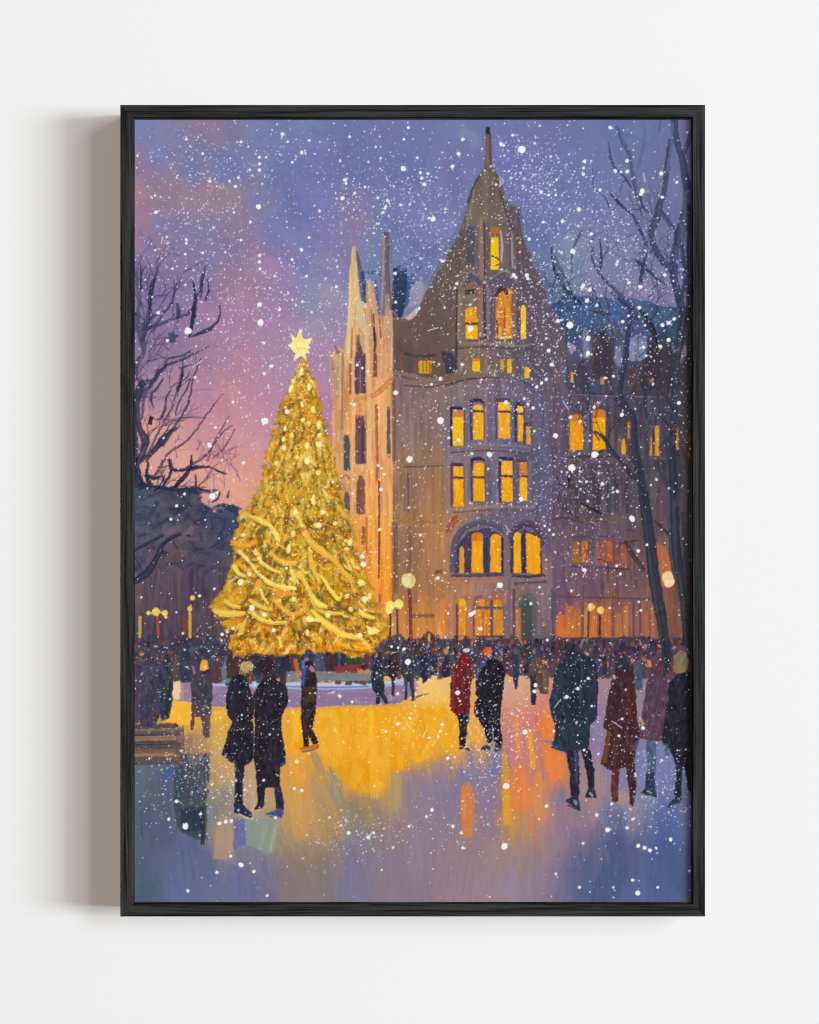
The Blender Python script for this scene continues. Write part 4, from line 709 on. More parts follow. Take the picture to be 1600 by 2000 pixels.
    for k in range(620):
        y = 710 + 560 * R.rand() ** .8; hw = 8 + (y - 700) * .27
        ell(590 + R.uniform(-hw, hw), y, R.uniform(.6, 1.5), R.uniform(.6, 1.6), (252, 232, 178) if R.rand() < .7 else (255, 210, 130), .9, 4, 1.1)
    stroke([(592, 706), (594, 730)], 5, (200, 140, 70), .9)
    fir = IDS == CUR[0]
    c = IMG[fir]
    m = np.array([196, 146, 48], np.float32)
    c = m + (c - m) * 1.06 + np.array([2, 3, 0], np.float32)
    yy = np.nonzero(fir)[0] + OY
    low = np.clip((yy - 1180) / 90., 0, 1)[:, None]
    IMG[fir] = np.clip(c + low * np.array([8, -6, -8], np.float32), 20, 253)
    new('painted_star', 'pale yellow star topping the golden tree')
    S = [(586, 640), (591, 660), (598, 664), (611, 658), (606, 670), (602, 674), (607, 680), (601, 682), (607, 691), (597, 690), (599, 704), (589, 694), (573, 706), (577, 690), (569, 682), (562, 675), (571, 668), (568, 652), (579, 662)]
    poly(S, (248, 236, 168), 1.4, 1, 6, (5, 5), .4)
    poly([(586, 644), (590, 664), (600, 668), (592, 674), (600, 684), (588, 682), (580, 690), (580, 676), (572, 670), (581, 666)], (244, 222, 84), 1.4, .85, 8, (4, 4), .4); ell(587, 673, 7, 5, (252, 248, 214), .9)


def lamp(label, globes, pole=None, pc=(100, 36, 46), pw=5, gc=(240, 222, 128)):
    new('painted_lamp', label)
    for p in pole or []:
        stroke(p, pw, pc, .95, 9)
    for x, y, r in globes:
        ell(x, y, r, r * 1.05, gc, 1, 7, 1.4)
        ell(x - r * .3, y + r * .15, r * .55, r * .6, tuple(np.minimum(np.array(gc) + (8, 14, 34), 252)), .8, 6, 2)


def paint_lamps():
    lamp('tall lamp with one round globe on a maroon pole right of the tree', [(798, 1134, 14)], [[(800, 1150), (802, 1200), (803, 1262)]], (104, 36, 46), 6, (228, 210, 140))
    ell(806, 1132, 6, 10, (214, 186, 96), .6)
    lamp('pair of yellow globes on two thin poles beside the tree', [(763, 1183, 9), (779, 1180, 9), (760, 1192, 7)], [[(763, 1194), (762, 1255)], [(776, 1190), (777, 1258)]], (70, 66, 76), 4, (238, 226, 116))
    lamp('three yellow globes on a red post at the left', [(305, 1195, 8), (290, 1197, 4), (322, 1197, 6), (324, 1205, 3)], [[(308, 1202), (310, 1242)]], (196, 76, 40), 5, (240, 204, 92))
    stroke([(290, 1198), (322, 1196)], 4, (236, 196, 90), .8)
    lamp('thin golden post with small globe left of the tree', [(371, 1189, 5), (376, 1168, 5)], [[(371, 1195), (371, 1246)]], (220, 168, 56), 6, (230, 184, 76))
    stroke([(362, 1206), (361, 1240)], 8, (150, 62, 44), .7)
    lamp('narrow golden light at the far left edge', [], [[(274, 1203), (273, 1246)]], (214, 166, 66), 6)
    lamp('twin cream globes in front of the orange right wing', [(1155, 1185, 7), (1173, 1192, 7)], [[(1150, 1194), (1149, 1246)], [(1172, 1202), (1172, 1248)]], (62, 50, 60), 4, (232, 194, 112))
    lamp('peach globe between the two right tree trunks', [(1305, 1128, 12), (1307, 1136, 11)], None, gc=(236, 198, 140))


def twig(x, y, an, L, w, c, depth=2):
    pts = [(x, y)]
    a = an
    for k in range(4):
        a += R.randn() * .22
        x += math.cos(a) * L / 4; y += math.sin(a) * L / 4
        pts.append((x, y))
    stroke(pts, (w, w * .85, w * .6, .9), np.array(c) + R.randn() * 8, R.uniform(.55, .95), 8, True, .3, 1.4)
    if depth:
        for k in range(R.randint(1, 4)):
            q = pts[R.randint(1, 5)]
            twig(q[0], q[1], a + R.choice([-1, 1]) * R.uniform(.35, .8), L * R.uniform(.45, .7), max(1.1, w * .65), c, depth - 1)


def paint_bare_trees():
    new('painted_bare_tree', 'bare winter tree with black branches at the left edge')
    K = (40, 46, 64); N = (62, 62, 92); V = (92, 82, 122); M = (128, 88, 112)
    for pts, w, c in [([(266, 612), (270, 640), (277, 664), (281, 690), (268, 706), (270, 732)], (6, 12, 14, 8, 8, 4), (74, 74, 112)), ([(277, 640), (288, 628), (291, 600), (295, 566), (302, 545), (310, 528)], (14, 10, 7, 8, 6, 2), N), ([(292, 605), (297, 560), (304, 540)], (4, 9, 3), (38, 44, 64)), ([(286, 640), (300, 636), (318, 616)], (8, 6, 2), (56, 60, 92)), ([(341, 545), (339, 582), (338, 622)], (2, 4, 4), (92, 90, 124)), ([(346, 592), (349, 606), (347, 624)], (4, 9, 6), (54, 68, 92)),
                      ([(401, 518), (395, 545), (392, 584)], (1.5, 7, 3), (52, 54, 86)), ([(377, 548), (382, 577), (380, 605), (376, 630), (371, 660)], (2, 6, 9, 7, 3), (46, 46, 70)), ([(405, 545), (408, 568), (401, 586)], (2, 4, 4), (50, 50, 80)), ([(324, 566), (316, 582)], 3, V), ([(430, 596), (429, 620), (417, 637), (397, 648), (374, 658)], (2, 4, 5, 8, 3), (58, 56, 84)), ([(334, 652), (338, 668)], 11, (54, 66, 84)), ([(325, 664), (340, 658), (348, 655)], 5, (70, 76, 100)), ([(291, 460), (302, 488), (280, 470)], 1, V),
                      ([(374, 684), (360, 694), (328, 702), (322, 720), (310, 726), (302, 742), (276, 748)], (4, 4, 5, 6, 10, 8, 12), (56, 58, 84)), ([(280, 745), (268, 772), (266, 800), (272, 836), (284, 862), (276, 890), (264, 908)], (12, 16, 16, 12, 18, 12, 14), K), ([(258, 760), (262, 850), (262, 940)], (10, 14, 16), (40, 50, 74)), ([(357, 716), (355, 740), (346, 764)], (3, 6, 4), (42, 42, 62)), ([(376, 712), (360, 716), (350, 720)], (2, 4, 3), (72, 68, 96)), ([(373, 738), (362, 766), (350, 784), (343, 812)], (3, 4, 3, 3), (76, 68, 96)),
                      ([(320, 740), (308, 756), (297, 766), (295, 780), (300, 796)], (3, 5, 6, 5, 2), (62, 60, 84)), ([(336, 760), (325, 776), (322, 800), (315, 818)], (2, 4, 5, 5), (56, 54, 78)), ([(296, 814), (292, 828)], 8, (34, 38, 54)), ([(302, 818), (340, 820), (370, 814), (404, 816)], (4, 4, 3, 1.5), (124, 96, 128)), ([(372, 780), (361, 808)], (2, 3), M), ([(286, 760), (280, 790), (276, 820)], (3, 6, 4), (70, 66, 92)), ([(352, 832), (332, 846), (314, 864), (294, 886), (272, 902)], (2, 9, 12, 8, 10), K), ([(340, 836), (318, 872)], 6, (64, 66, 84)),
                      ([(448, 812), (436, 832), (422, 860), (412, 878), (407, 902)], (2, 3, 4, 3, 3), M), ([(458, 838), (452, 852), (436, 877), (414, 896)], (2, 2, 4, 2), (112, 64, 84)), ([(331, 896), (336, 916), (356, 918), (376, 914), (408, 912), (430, 922), (442, 926)], (7, 8, 6, 9, 4, 4, 5), (32, 36, 54)), ([(374, 890), (373, 912), (360, 932), (343, 950)], (3, 6, 9, 8), (32, 36, 56)), ([(336, 918), (327, 938), (316, 954)], (5, 7, 9), K), ([(382, 926), (383, 954)], (3, 5), (46, 44, 54)), ([(284, 928), (300, 934), (316, 930)], (5, 8, 3), K), ([(262, 900), (270, 935), (280, 948)], (18, 16, 10), (34, 44, 66)),
                      ([(290, 905), (286, 930), (292, 945)], (4, 7, 8), (44, 46, 66)), ([(450, 902), (462, 922), (470, 940)], (3, 5, 3), (166, 112, 132)), ([(388, 956), (405, 960), (426, 958)], (7, 8, 4), (54, 44, 56)), ([(430, 960), (426, 974), (412, 980)], (3, 4, 3), (60, 46, 60)), ([(448, 958), (444, 972)], (3, 5), (90, 52, 66)), ([(408, 914), (440, 900), (455, 890)], (2, 3, 1), (170, 116, 132)), ([(380, 950), (350, 958), (300, 950), (270, 948)], (3, 5, 6, 6), (44, 44, 62)), ([(370, 765), (400, 760), (425, 762)], (3, 3, 1), (150, 116, 148)), ([(330, 880), (420, 876)], (2, 1), (170, 124, 136)), ([(306, 690), (326, 702)], 3, V),
                      ([(262, 520), (284, 490), (300, 470)], (10, 6, 2), (120, 112, 160)), ([(300, 540), (285, 500)], (2, 1), V), ([(420, 955), (408, 985), (420, 995)], (4, 3, 2), (120, 100, 130))]:
        stroke(pts, w, c, .92, 8, True, .22, 1.5, .5)
    for pts, w, c in [([(288, 890), (312, 840), (338, 790), (352, 735), (362, 690)], (6, 5, 4, 3, 2), N), ([(285, 902), (330, 846), (362, 800), (378, 740), (392, 700)], (6, 5, 4, 3, 1.5), (52, 52, 74)), ([(278, 666), (294, 622), (326, 606), (341, 570), (346, 540)], (8, 5, 4, 3, 1.5), N), ([(286, 644), (330, 626), (366, 612), (386, 580), (398, 530)], (6, 5, 5, 4, 2), (54, 54, 80)), ([(302, 930), (332, 884), (368, 858), (404, 810), (436, 768)], (6, 5, 4, 3, 1.5), (66, 54, 78)), ([(268, 780), (296, 750), (322, 716), (362, 700), (410, 676)], (8, 7, 5, 4, 1.5), (48, 50, 74)), ([(265, 640), (272, 590), (266, 540), (276, 500)], (9, 6, 5, 2), (88, 84, 124)), ([(360, 918), (400, 890), (430, 850), (455, 830)], (5, 4, 3, 1.5), (84, 62, 84))]:
        stroke(pts, w, c, .85, 9, True, .3, 1.5, .7)
    for k in range(46):
        y = R.uniform(560, 930); x = 262 + abs(R.randn()) * 40 * (1 if y < 850 else .8)
        twig(x, y, -1.25 + R.randn() * .35, R.uniform(30, 75), R.uniform(1.6, 4), [(60, 58, 86), (84, 74, 106), (48, 48, 70), (104, 84, 118)][R.randint(4)], 2)
    for k in range(16):
        twig(R.uniform(380, 450), R.uniform(860, 960), -1.3 + R.randn() * .5, R.uniform(24, 55), R.uniform(1.3, 2.4), [(128, 90, 112), (150, 104, 122), (110, 76, 96)][R.randint(3)], 1)
    for k in range(14):
        twig(R.uniform(264, 400), R.uniform(940, 960), -1.2 + R.randn() * .6, R.uniform(20, 45), R.uniform(2, 4), (42, 44, 62), 1)
    new('painted_bare_tree', 'tall bare trees with slate blue trunks in front of the right wing')
    D = (42, 50, 64); T = (54, 68, 94); U = (70, 84, 118); L = (92, 102, 140)
    KW[0] = 1.15
    for pts, w, c in [
        ([(1206, 246), (1215, 275), (1230, 302), (1236, 338), (1243, 372), (1246, 392)], (4, 7, 6, 6, 7, 4), U), ([(1189, 278), (1192, 307), (1202, 330), (1220, 346), (1232, 366)], (1.5, 5, 4, 4, 3), (62, 74, 110)), ([(1192, 378), (1210, 397), (1228, 415), (1238, 422), (1246, 440), (1258, 464), (1262, 482)], (2, 5, 3, 3, 5, 4, 3), (48, 54, 90)), ([(1251, 382), (1255, 402), (1272, 421)], (4, 3, 2), (44, 50, 84)),
        ([(1262, 252), (1256, 290), (1246, 330)], (2, 5, 4), L), ([(1291, 232), (1288, 256)], (3, 3), L), ([(1138, 446), (1126, 470), (1118, 498), (1117, 534)], (2, 5, 3, 4), (62, 72, 104)), ([(1077, 482), (1082, 520), (1092, 543), (1110, 570), (1137, 594)], (3, 5, 5, 7, 3), (40, 48, 72)), ([(1085, 500), (1096, 540), (1100, 560)], (6, 8, 4), (84, 96, 128)), ([(1161, 480), (1156, 500), (1168, 530), (1192, 557), (1216, 580), (1228, 597), (1248, 622)], (2, 4, 4, 5, 8, 9, 10), (56, 64, 96)), ([(1172, 466), (1174, 500), (1171, 532)], (2, 5, 5), (54, 62, 96)),
        ([(1263, 494), (1255, 525), (1250, 558)], (2, 6, 5), (46, 54, 84)), ([(1236, 508), (1255, 517), (1280, 542), (1304, 557)], (6, 6, 4, 2), (56, 60, 92)), ([(1195, 572), (1210, 585), (1228, 602)], (3, 5, 6), (52, 60, 90)), ([(1317, 232), (1320, 268), (1330, 302), (1336, 328), (1342, 372)], (12, 12, 10, 13, 14), T), ([(1350, 250), (1343, 280), (1334, 306)], (3, 6, 6), (56, 62, 92)), ([(1310, 270), (1306, 300), (1302, 334), (1297, 374), (1288, 402), (1282, 428), (1272, 452), (1278, 482), (1293, 508), (1316, 532)], (6, 8, 10, 8, 11, 13, 10, 11, 10, 12), T),
        ([(1290, 412), (1305, 432), (1318, 452), (1322, 480)], (6, 9, 6, 6), (66, 78, 110)), ([(1342, 372), (1340, 420), (1333, 470), (1334, 520)], (14, 14, 8, 8), (70, 80, 108)), ([(1334, 410), (1326, 450), (1320, 490), (1315, 532), (1324, 570), (1334, 612)], (6, 9, 13, 13, 13, 14), (50, 58, 80)), ([(1348, 400), (1346, 500), (1348, 620)], (10, 9, 12), (54, 62, 82)), ([(1332, 480), (1338, 540), (1330, 590)], (6, 7, 9), (60, 68, 92)), ([(1300, 340), (1310, 300), (1314, 240)], (3, 5, 4), L),
        ([(1249, 606), (1262, 622), (1274, 642), (1280, 668)], (5, 9, 10, 8), (44, 50, 66)), ([(1234, 600), (1226, 650), (1222, 700), (1216, 730)], (10, 9, 11, 8), (52, 62, 86)), ([(1336, 610), (1328, 660), (1320, 720), (1316, 800), (1312, 880)], (16, 16, 12, 11, 14), (56, 58, 74)), ([(1350, 600), (1348, 760), (1350, 900), (1348, 1100), (1350, 1300)], (14, 14, 12, 14, 14), (48, 46, 52)),
        ([(1216, 730), (1212, 770), (1226, 796), (1238, 820), (1239, 862), (1244, 900)], (8, 8, 9, 11, 13, 15), (50, 56, 74)), ([(1200, 780), (1214, 790), (1232, 800)], (4, 7, 8), (58, 60, 78)), ([(1159, 842), (1176, 850), (1189, 870), (1202, 888), (1216, 904), (1236, 930), (1252, 944)], (4, 6, 7, 7, 7, 8, 6), (44, 50, 66)), ([(1166, 884), (1186, 880), (1202, 890)], (5, 6, 4), (50, 56, 74)),
        ([(1244, 895), (1256, 960), (1263, 1010), (1271, 1062), (1278, 1128), (1290, 1196), (1298, 1250), (1304, 1310)], (14, 17, 18, 19, 20, 19, 15, 12), D), ([(1312, 875), (1316, 960), (1318, 1060), (1324, 1110), (1334, 1160), (1342, 1250), (1346, 1290)], (15, 17, 20, 22, 18, 12, 8), D), ([(1280, 900), (1294, 930), (1312, 960)], (7, 8, 8), (58, 62, 80)), ([(1326, 880), (1330, 940), (1322, 990)], (6, 8, 8), (64, 62, 76)), ([(1220, 1056), (1236, 1083), (1258, 1114)], (7, 8, 7), (62, 56, 66)), ([(1279, 1018), (1308, 1046)], (4, 7), (64, 58, 70)),
        ([(1135, 983), (1157, 995), (1182, 1005)], (3, 4, 3), (36, 36, 46)), ([(1105, 950), (1092, 945), (1086, 930)], (3, 3, 2), (60, 52, 74)), ([(1100, 985), (1115, 1003), (1130, 1012)], (3, 4, 3), (66, 52, 70)), ([(1110, 930), (1112, 950)], (5, 3), (44, 36, 60)), ([(1308, 900), (1300, 850), (1290, 800)], (7, 7, 5), (62, 60, 74)), ([(1265, 960), (1262, 900), (1268, 850), (1262, 800), (1266, 740)], (6, 8, 7, 5, 4), (70, 68, 84)), ([(1300, 760), (1296, 700), (1304, 660)], (8, 10, 6), (66, 58, 70)), ([(1334, 1000), (1340, 1100), (1346, 1180)], (8, 10, 10), (62, 54, 60))]:
        stroke(pts, w, c, .92, 9, True, .2, 1.6, .5)
    KW[0] = 1.0
    for k in range(34):
        twig(R.uniform(1150, 1345), R.uniform(640, 900), -1.5 + R.randn() * .45, R.uniform(40, 95), R.uniform(1.8, 4.5), [(50, 50, 64), (58, 60, 80), (66, 56, 66)][R.randint(3)], 2)
    for k in range(26):
        twig(R.uniform(1180, 1345), R.uniform(400, 620), -1.45 + R.randn() * .4, R.uniform(36, 80), R.uniform(1.4, 3.4), [(62, 72, 108), (78, 88, 126), (52, 60, 88), (92, 100, 140)][R.randint(4)], 2)
    for k in range(12):
        twig(R.uniform(1072, 1180), R.uniform(520, 640), -1.5 + R.randn() * .3, R.uniform(40, 80), R.uniform(1.4, 3.4), [(62, 74, 106), (84, 98, 132), (48, 56, 80)][R.randint(3)], 1)
    for k in range(16):
        twig(R.uniform(1090, 1260), R.uniform(930, 1120), -1.2 + R.randn() * .9, R.uniform(26, 60), R.uniform(1.3, 2.8), [(58, 48, 62), (74, 60, 74)][R.randint(2)], 1)
    for k in range(30):
        x = R.uniform(1180, 1346); y = R.uniform(660, 980)
        dab(x, y, R.uniform(30, 80), R.uniform(3, 8), 1.57 + R.randn() * .12, [(56, 54, 66), (66, 58, 66), (50, 56, 72)][R.randint(3)], .5, 10, False)
    stroke([(1259, 1000), (1270, 1090), (1282, 1180)], 4, (70, 80, 96), .5, 9); stroke([(1316, 980), (1322, 1090)], 5, (66, 76, 92), .5, 9); stroke([(1240, 1030), (1255, 1060)], 2, (120, 104, 120), .4)


def person(label, shapes, name='painted_person', tex=7, edge=.5):
    new(name, label)
    for s in shapes:
        k = s[0]
        if k == 'p':
            poly(s[1], s[2], 1.6, .98, tex + 4, (9, 4), .9, rough=1.5)
            ar = np.array(s[1]); n = int(6 + np.ptp(ar[:, 0]) * np.ptp(ar[:, 1]) / 90)
            scatter(s[1], n, (6, 22), (2.5, 6), 1.5, .4, [s[2]], .45, 10, 11)
            scatter(s[1], max(2, n // 4), (8, 24), (2, 5), 1.5, .3, [tuple(np.array(s[2]) * 1.3 + 14)], .4, 10, 8)
        elif k == 'e':
            ell(*s[1], s[2], .98, 7, 1.5)
        else:
            stroke(s[1], s[2], s[3], .95, 8)


def paint_people():
    dk = (38, 36, 48)
    person('person in a teal dark coat standing at the left beside the peach patch', [('p', [(318, 1300), (328, 1298), (338, 1322), (337, 1370), (330, 1404), (314, 1408), (308, 1360), (306, 1320)], (50, 58, 72)), ('e', (324, 1292, 7, 9), (60, 54, 66)), ('s', [(334, 1330), (328, 1370), (326, 1402)], (5, 6, 5), (40, 50, 60))])
    person('person in a long violet grey coat at the far left edge', [('p', [(272, 1300), (290, 1290), (306, 1304), (314, 1340), (312, 1400), (300, 1420), (276, 1420), (264, 1380), (266, 1330)], (66, 62, 80)), ('e', (288, 1286, 8, 9), (70, 60, 74))])
    person('person in a burgundy coat half cut off by the left edge', [('p', [(256, 1300), (268, 1304), (276, 1340), (272, 1410), (256, 1416)], (78, 64, 76))])
    person('person in an orange hat and charcoal coat', [('p', [(388, 1314), (408, 1312), (416, 1334), (415, 1370), (411, 1400), (376, 1400), (374, 1370), (373, 1334)], (66, 62, 76)), ('p', [(374, 1376), (414, 1376), (411, 1402), (396, 1396), (376, 1402)], (82, 68, 68)), ('p', [(374, 1396), (380, 1396), (378, 1426), (372, 1426)], (84, 70, 66)), ('p', [(393, 1394), (411, 1396), (410, 1440), (398, 1440)], (92, 76, 72)), ('e', (399, 1308, 9, 8), (58, 48, 62)), ('p', [(391, 1298), (394, 1290), (400, 1288), (406, 1292), (407, 1305), (398, 1311), (391, 1310)], (236, 164, 54))])
    person('skater standing alone in dark trousers and blue jacket', [('p', [(594, 1294), (606, 1290), (616, 1306), (620, 1336), (618, 1364), (616, 1392), (610, 1424), (618, 1440), (622, 1452), (612, 1454), (601, 1434), (604, 1454), (594, 1455), (590, 1424), (588, 1380), (589, 1320)], (46, 36, 44)), ('s', [(598, 1300), (594, 1320), (592, 1340)], (8, 7, 5), (64, 88, 150)), ('s', [(592, 1290), (592, 1306)], 6, (84, 120, 180)), ('p', [(593, 1342), (616, 1340), (614, 1370), (594, 1372)], (70, 54, 40)), ('e', (604, 1278, 8, 10), (54, 62, 104)), ('s', [(606, 1302), (612, 1312)], 8, (186, 128, 140)), ('e', (598, 1288, 5, 4), (150, 104, 116)),
            ('s', [(588, 1462), (606, 1460), (622, 1455)], 5, (190, 104, 60)), ('s', [(590, 1468), (606, 1466), (622, 1460)], 4, (110, 92, 120)), ('s', [(593, 1456), (603, 1456)], 4, (40, 34, 44)), ('s', [(604, 1448), (607, 1456)], 2.5, (210, 190, 190))])
    person('person in a black knee length coat walking by the barrier', [('p', [(734, 1292), (745, 1284), (750, 1310), (748, 1326), (752, 1340), (750, 1356), (760, 1374), (752, 1375), (742, 1358), (741, 1375), (734, 1374), (735, 1356), (728, 1346), (725, 1322), (728, 1304)], (40, 46, 56)), ('e', (740, 1281, 6, 8), (52, 46, 50)), ('e', (736, 1279, 3, 4), (150, 104, 84))])
    person('person in a maroon coat standing on one line with the thin leg', [('p', [(762, 1276), (774, 1270), (779, 1290), (778, 1318), (772, 1326), (770, 1360), (764, 1358), (765, 1328), (760, 1320), (759, 1296)], (62, 42, 48)), ('e', (769, 1268, 6, 8), (46, 48, 48))])
    person('person in a slate coat with legs apart under the big flake', [('p', [(788, 1284), (804, 1280), (808, 1300), (807, 1326), (811, 1366), (805, 1370), (800, 1332), (797, 1332), (795, 1368), (790, 1366), (790, 1330), (785, 1318), (785, 1298)], (52, 54, 68)), ('e', (796, 1276, 8, 9), (62, 62, 64)), ('s', [(812, 1362), (824, 1358), (838, 1355)], (4, 3, 1), (110, 84, 100)), ('s', [(811, 1326), (815, 1350)], 4, (200, 160, 150))])
    person('person in a dark suit with a white hand in the middle distance', [('p', [(822, 1282), (832, 1276), (838, 1300), (834, 1330), (826, 1334), (822, 1318)], (48, 42, 66)), ('e', (828, 1270, 5, 7), (70, 58, 62)), ('s', [(838, 1300), (840, 1312)], 5, (60, 84, 150))])
    person('person in a navy coat with a tan face beside the red hooded woman', [('p', [(864, 1284), (878, 1280), (882, 1304), (878, 1322), (866, 1324), (864, 1306)], (54, 46, 66)), ('e', (871, 1272, 5, 6), (190, 140, 80))])
    person('woman in a dark red hooded coat seen from behind', [('p', [(900, 1282), (908, 1276), (917, 1284), (921, 1320), (919, 1354), (917, 1387), (908, 1404), (890, 1396), (880, 1387), (880, 1361), (882, 1331), (884, 1307), (895, 1294)], (104, 34, 36)), ('p', [(893, 1396), (916, 1394), (912, 1420), (908, 1457), (897, 1457), (898, 1421)], (36, 34, 48)), ('s', [(888, 1310), (884, 1350), (886, 1384)], (5, 6, 4), (130, 46, 48)), ('s', [(908, 1300), (910, 1380)], (6, 8), (84, 34, 36)), ('e', (905, 1288, 9, 11), (128, 36, 36)), ('e', (911, 1270, 7, 4), (206, 198, 214)), ('s', [(897, 1462), (908, 1460), (918, 1466)], 4, (44, 40, 60)), ('s', [(916, 1388), (914, 1412)], 4, (50, 60, 92)), ('s', [(881, 1334), (882, 1346)], 4, (40, 24, 34))])
    person('man in a black coat with an orange and navy cap', [('p', [(961, 1284), (946, 1294), (932, 1309), (929, 1331), (929, 1356), (935, 1365), (929, 1370), (927, 1397), (935, 1406), (946, 1425), (951, 1448), (961, 1456), (963, 1436), (967, 1459), (980, 1461), (982, 1444), (977, 1416), (980, 1369), (985, 1331), (987, 1309), (976, 1292)], (34, 31, 41)), ('s', [(950, 1294), (936, 1306), (931, 1330)], (7, 6, 4), (58, 88, 142)), ('e', (964, 1272, 9, 12), (54, 54, 104)), ('e', (953, 1272, 9, 9), (226, 96, 34)), ('s', [(941, 1464), (950, 1460), (957, 1464)], (5, 9, 6), (36, 58, 96)), ('s', [(930, 1372), (928, 1394)], 5, (84, 36, 48)), ('s', [(962, 1420), (964, 1450)], 2.5, (150, 140, 150)), ('s', [(966, 1466), (980, 1462)], 5, (60, 56, 74))])
    person('slim person in navy behind the black coated man', [('p', [(1002, 1282), (1012, 1278), (1014, 1310), (1011, 1345), (1006, 1346), (1002, 1312)], (44, 54, 86)), ('e', (1008, 1272, 5, 6), (84, 92, 116))])
    person('child in black trousers turning away at the right of the rink', [('p', [(1022, 1302), (1030, 1296), (1032, 1312), (1024, 1316)], (34, 34, 44)), ('e', (1018, 1300, 3, 3), (210, 180, 190))])
    person('person in a brown coat facing right in the middle distance', [('p', [(1038, 1290), (1052, 1282), (1064, 1290), (1072, 1320), (1070, 1354), (1056, 1356), (1050, 1340), (1044, 1372), (1038, 1370), (1036, 1320)], (92, 68, 64)), ('p', [(1036, 1318), (1048, 1318), (1046, 1376), (1038, 1376)], (44, 50, 62)), ('e', (1035, 1285, 7, 8), (56, 62, 62)), ('s', [(1060, 1290), (1066, 1296)], 5, (216, 140, 70)), ('s', [(1064, 1310), (1066, 1350)], 9, (124, 94, 76))])
    person('man in a big navy coat striding in skates', [('p', [(1109, 1280), (1090, 1300), (1083, 1318), (1079, 1343), (1073, 1368), (1076, 1393), (1084, 1416), (1084, 1437), (1076, 1460), (1088, 1465), (1103, 1469), (1128, 1467), (1151, 1460), (1151, 1437), (1153, 1416), (1166, 1402), (1167, 1364), (1168, 1318), (1164, 1294), (1152, 1283), (1128, 1272)], (40, 50, 66)), ('e', (1114, 1270, 14, 15), (46, 50, 62)), ('s', [(1158, 1296), (1164, 1340), (1160, 1390)], (8, 9, 7), (54, 48, 64)), ('s', [(1080, 1456), (1090, 1460)], 9, (58, 76, 124)), ('s', [(1120, 1300), (1118, 1400)], (20, 24), (36, 44, 60)),
            ('p', [(1106, 1467), (1113, 1511), (1114, 1556), (1131, 1556), (1132, 1511), (1130, 1466)], (40, 40, 56)), ('s', [(1124, 1470), (1127, 1530)], (6, 4), (66, 72, 120)), ('p', [(1135, 1465), (1145, 1504), (1149, 1541), (1161, 1541), (1160, 1504), (1152, 1460)], (32, 32, 44)), ('p', [(1104, 1564), (1116, 1556), (1130, 1554), (1133, 1582), (1120, 1576)], (38, 46, 66)), ('s', [(1122, 1562), (1126, 1572)], 6, (120, 136, 150)), ('s', [(1108, 1573), (1122, 1578), (1133, 1584)], 2, (30, 32, 44)), ('p', [(1143, 1558), (1150, 1540), (1162, 1541), (1166, 1557)], (40, 46, 52)), ('s', [(1152, 1548), (1158, 1556)], 4, (150, 160, 160))])
    person('person in a plum coat and grey jeans second from the right edge', [('p', [(1271, 1310), (1263, 1334), (1258, 1368), (1252, 1406), (1248, 1441), (1271, 1447), (1292, 1447), (1300, 1420), (1307, 1350), (1300, 1309), (1286, 1300)], (84, 60, 76)), ('e', (1280, 1294, 11, 14), (92, 64, 84)), ('s', [(1266, 1290), (1271, 1302)], 7, (214, 148, 60)), ('p', [(1263, 1446), (1282, 1446), (1281, 1500), (1278, 1526), (1266, 1522), (1264, 1490)], (74, 88, 120)), ('p', [(1262, 1510), (1278, 1510), (1280, 1540), (1260, 1542)], (48, 54, 74)), ('p', [(1252, 1549), (1260, 1540), (1280, 1540), (1284, 1557), (1268, 1554)], (42, 52, 68)), ('s', [(1264, 1544), (1274, 1550)], 4, (150, 170, 180)), ('s', [(1250, 1398), (1256, 1416)], (2, 6), (198, 150, 124))])
    person('woman in a long maroon coat with dark bun', [('p', [(1204, 1298), (1195, 1326), (1187, 1368), (1183, 1395), (1179, 1422), (1186, 1427), (1181, 1462), (1173, 1491), (1187, 1502), (1200, 1505), (1223, 1497), (1238, 1492), (1242, 1462), (1250, 1437), (1244, 1399), (1242, 1347), (1235, 1305), (1222, 1294)], (64, 40, 44)), ('s', [(1190, 1430), (1184, 1465), (1180, 1490)], (7, 9, 9), (116, 64, 44)), ('s', [(1205, 1430), (1200, 1495)], (14, 16), (72, 48, 46)), ('s', [(1230, 1330), (1238, 1400), (1240, 1440)], (8, 9, 6), (78, 42, 44)), ('e', (1216, 1296, 14, 16), (48, 52, 62)), ('e', (1216, 1264, 7, 8), (44, 52, 64)), ('s', [(1198, 1318), (1202, 1326)], 5, (220, 170, 140)),
            ('p', [(1197, 1502), (1193, 1540), (1195, 1566), (1207, 1566), (1208, 1536), (1210, 1500)], (92, 46, 46)), ('p', [(1223, 1495), (1229, 1540), (1230, 1570), (1237, 1576), (1243, 1536), (1240, 1491)], (62, 38, 42)), ('s', [(1240, 1465), (1246, 1448)], 6, (70, 90, 130))])
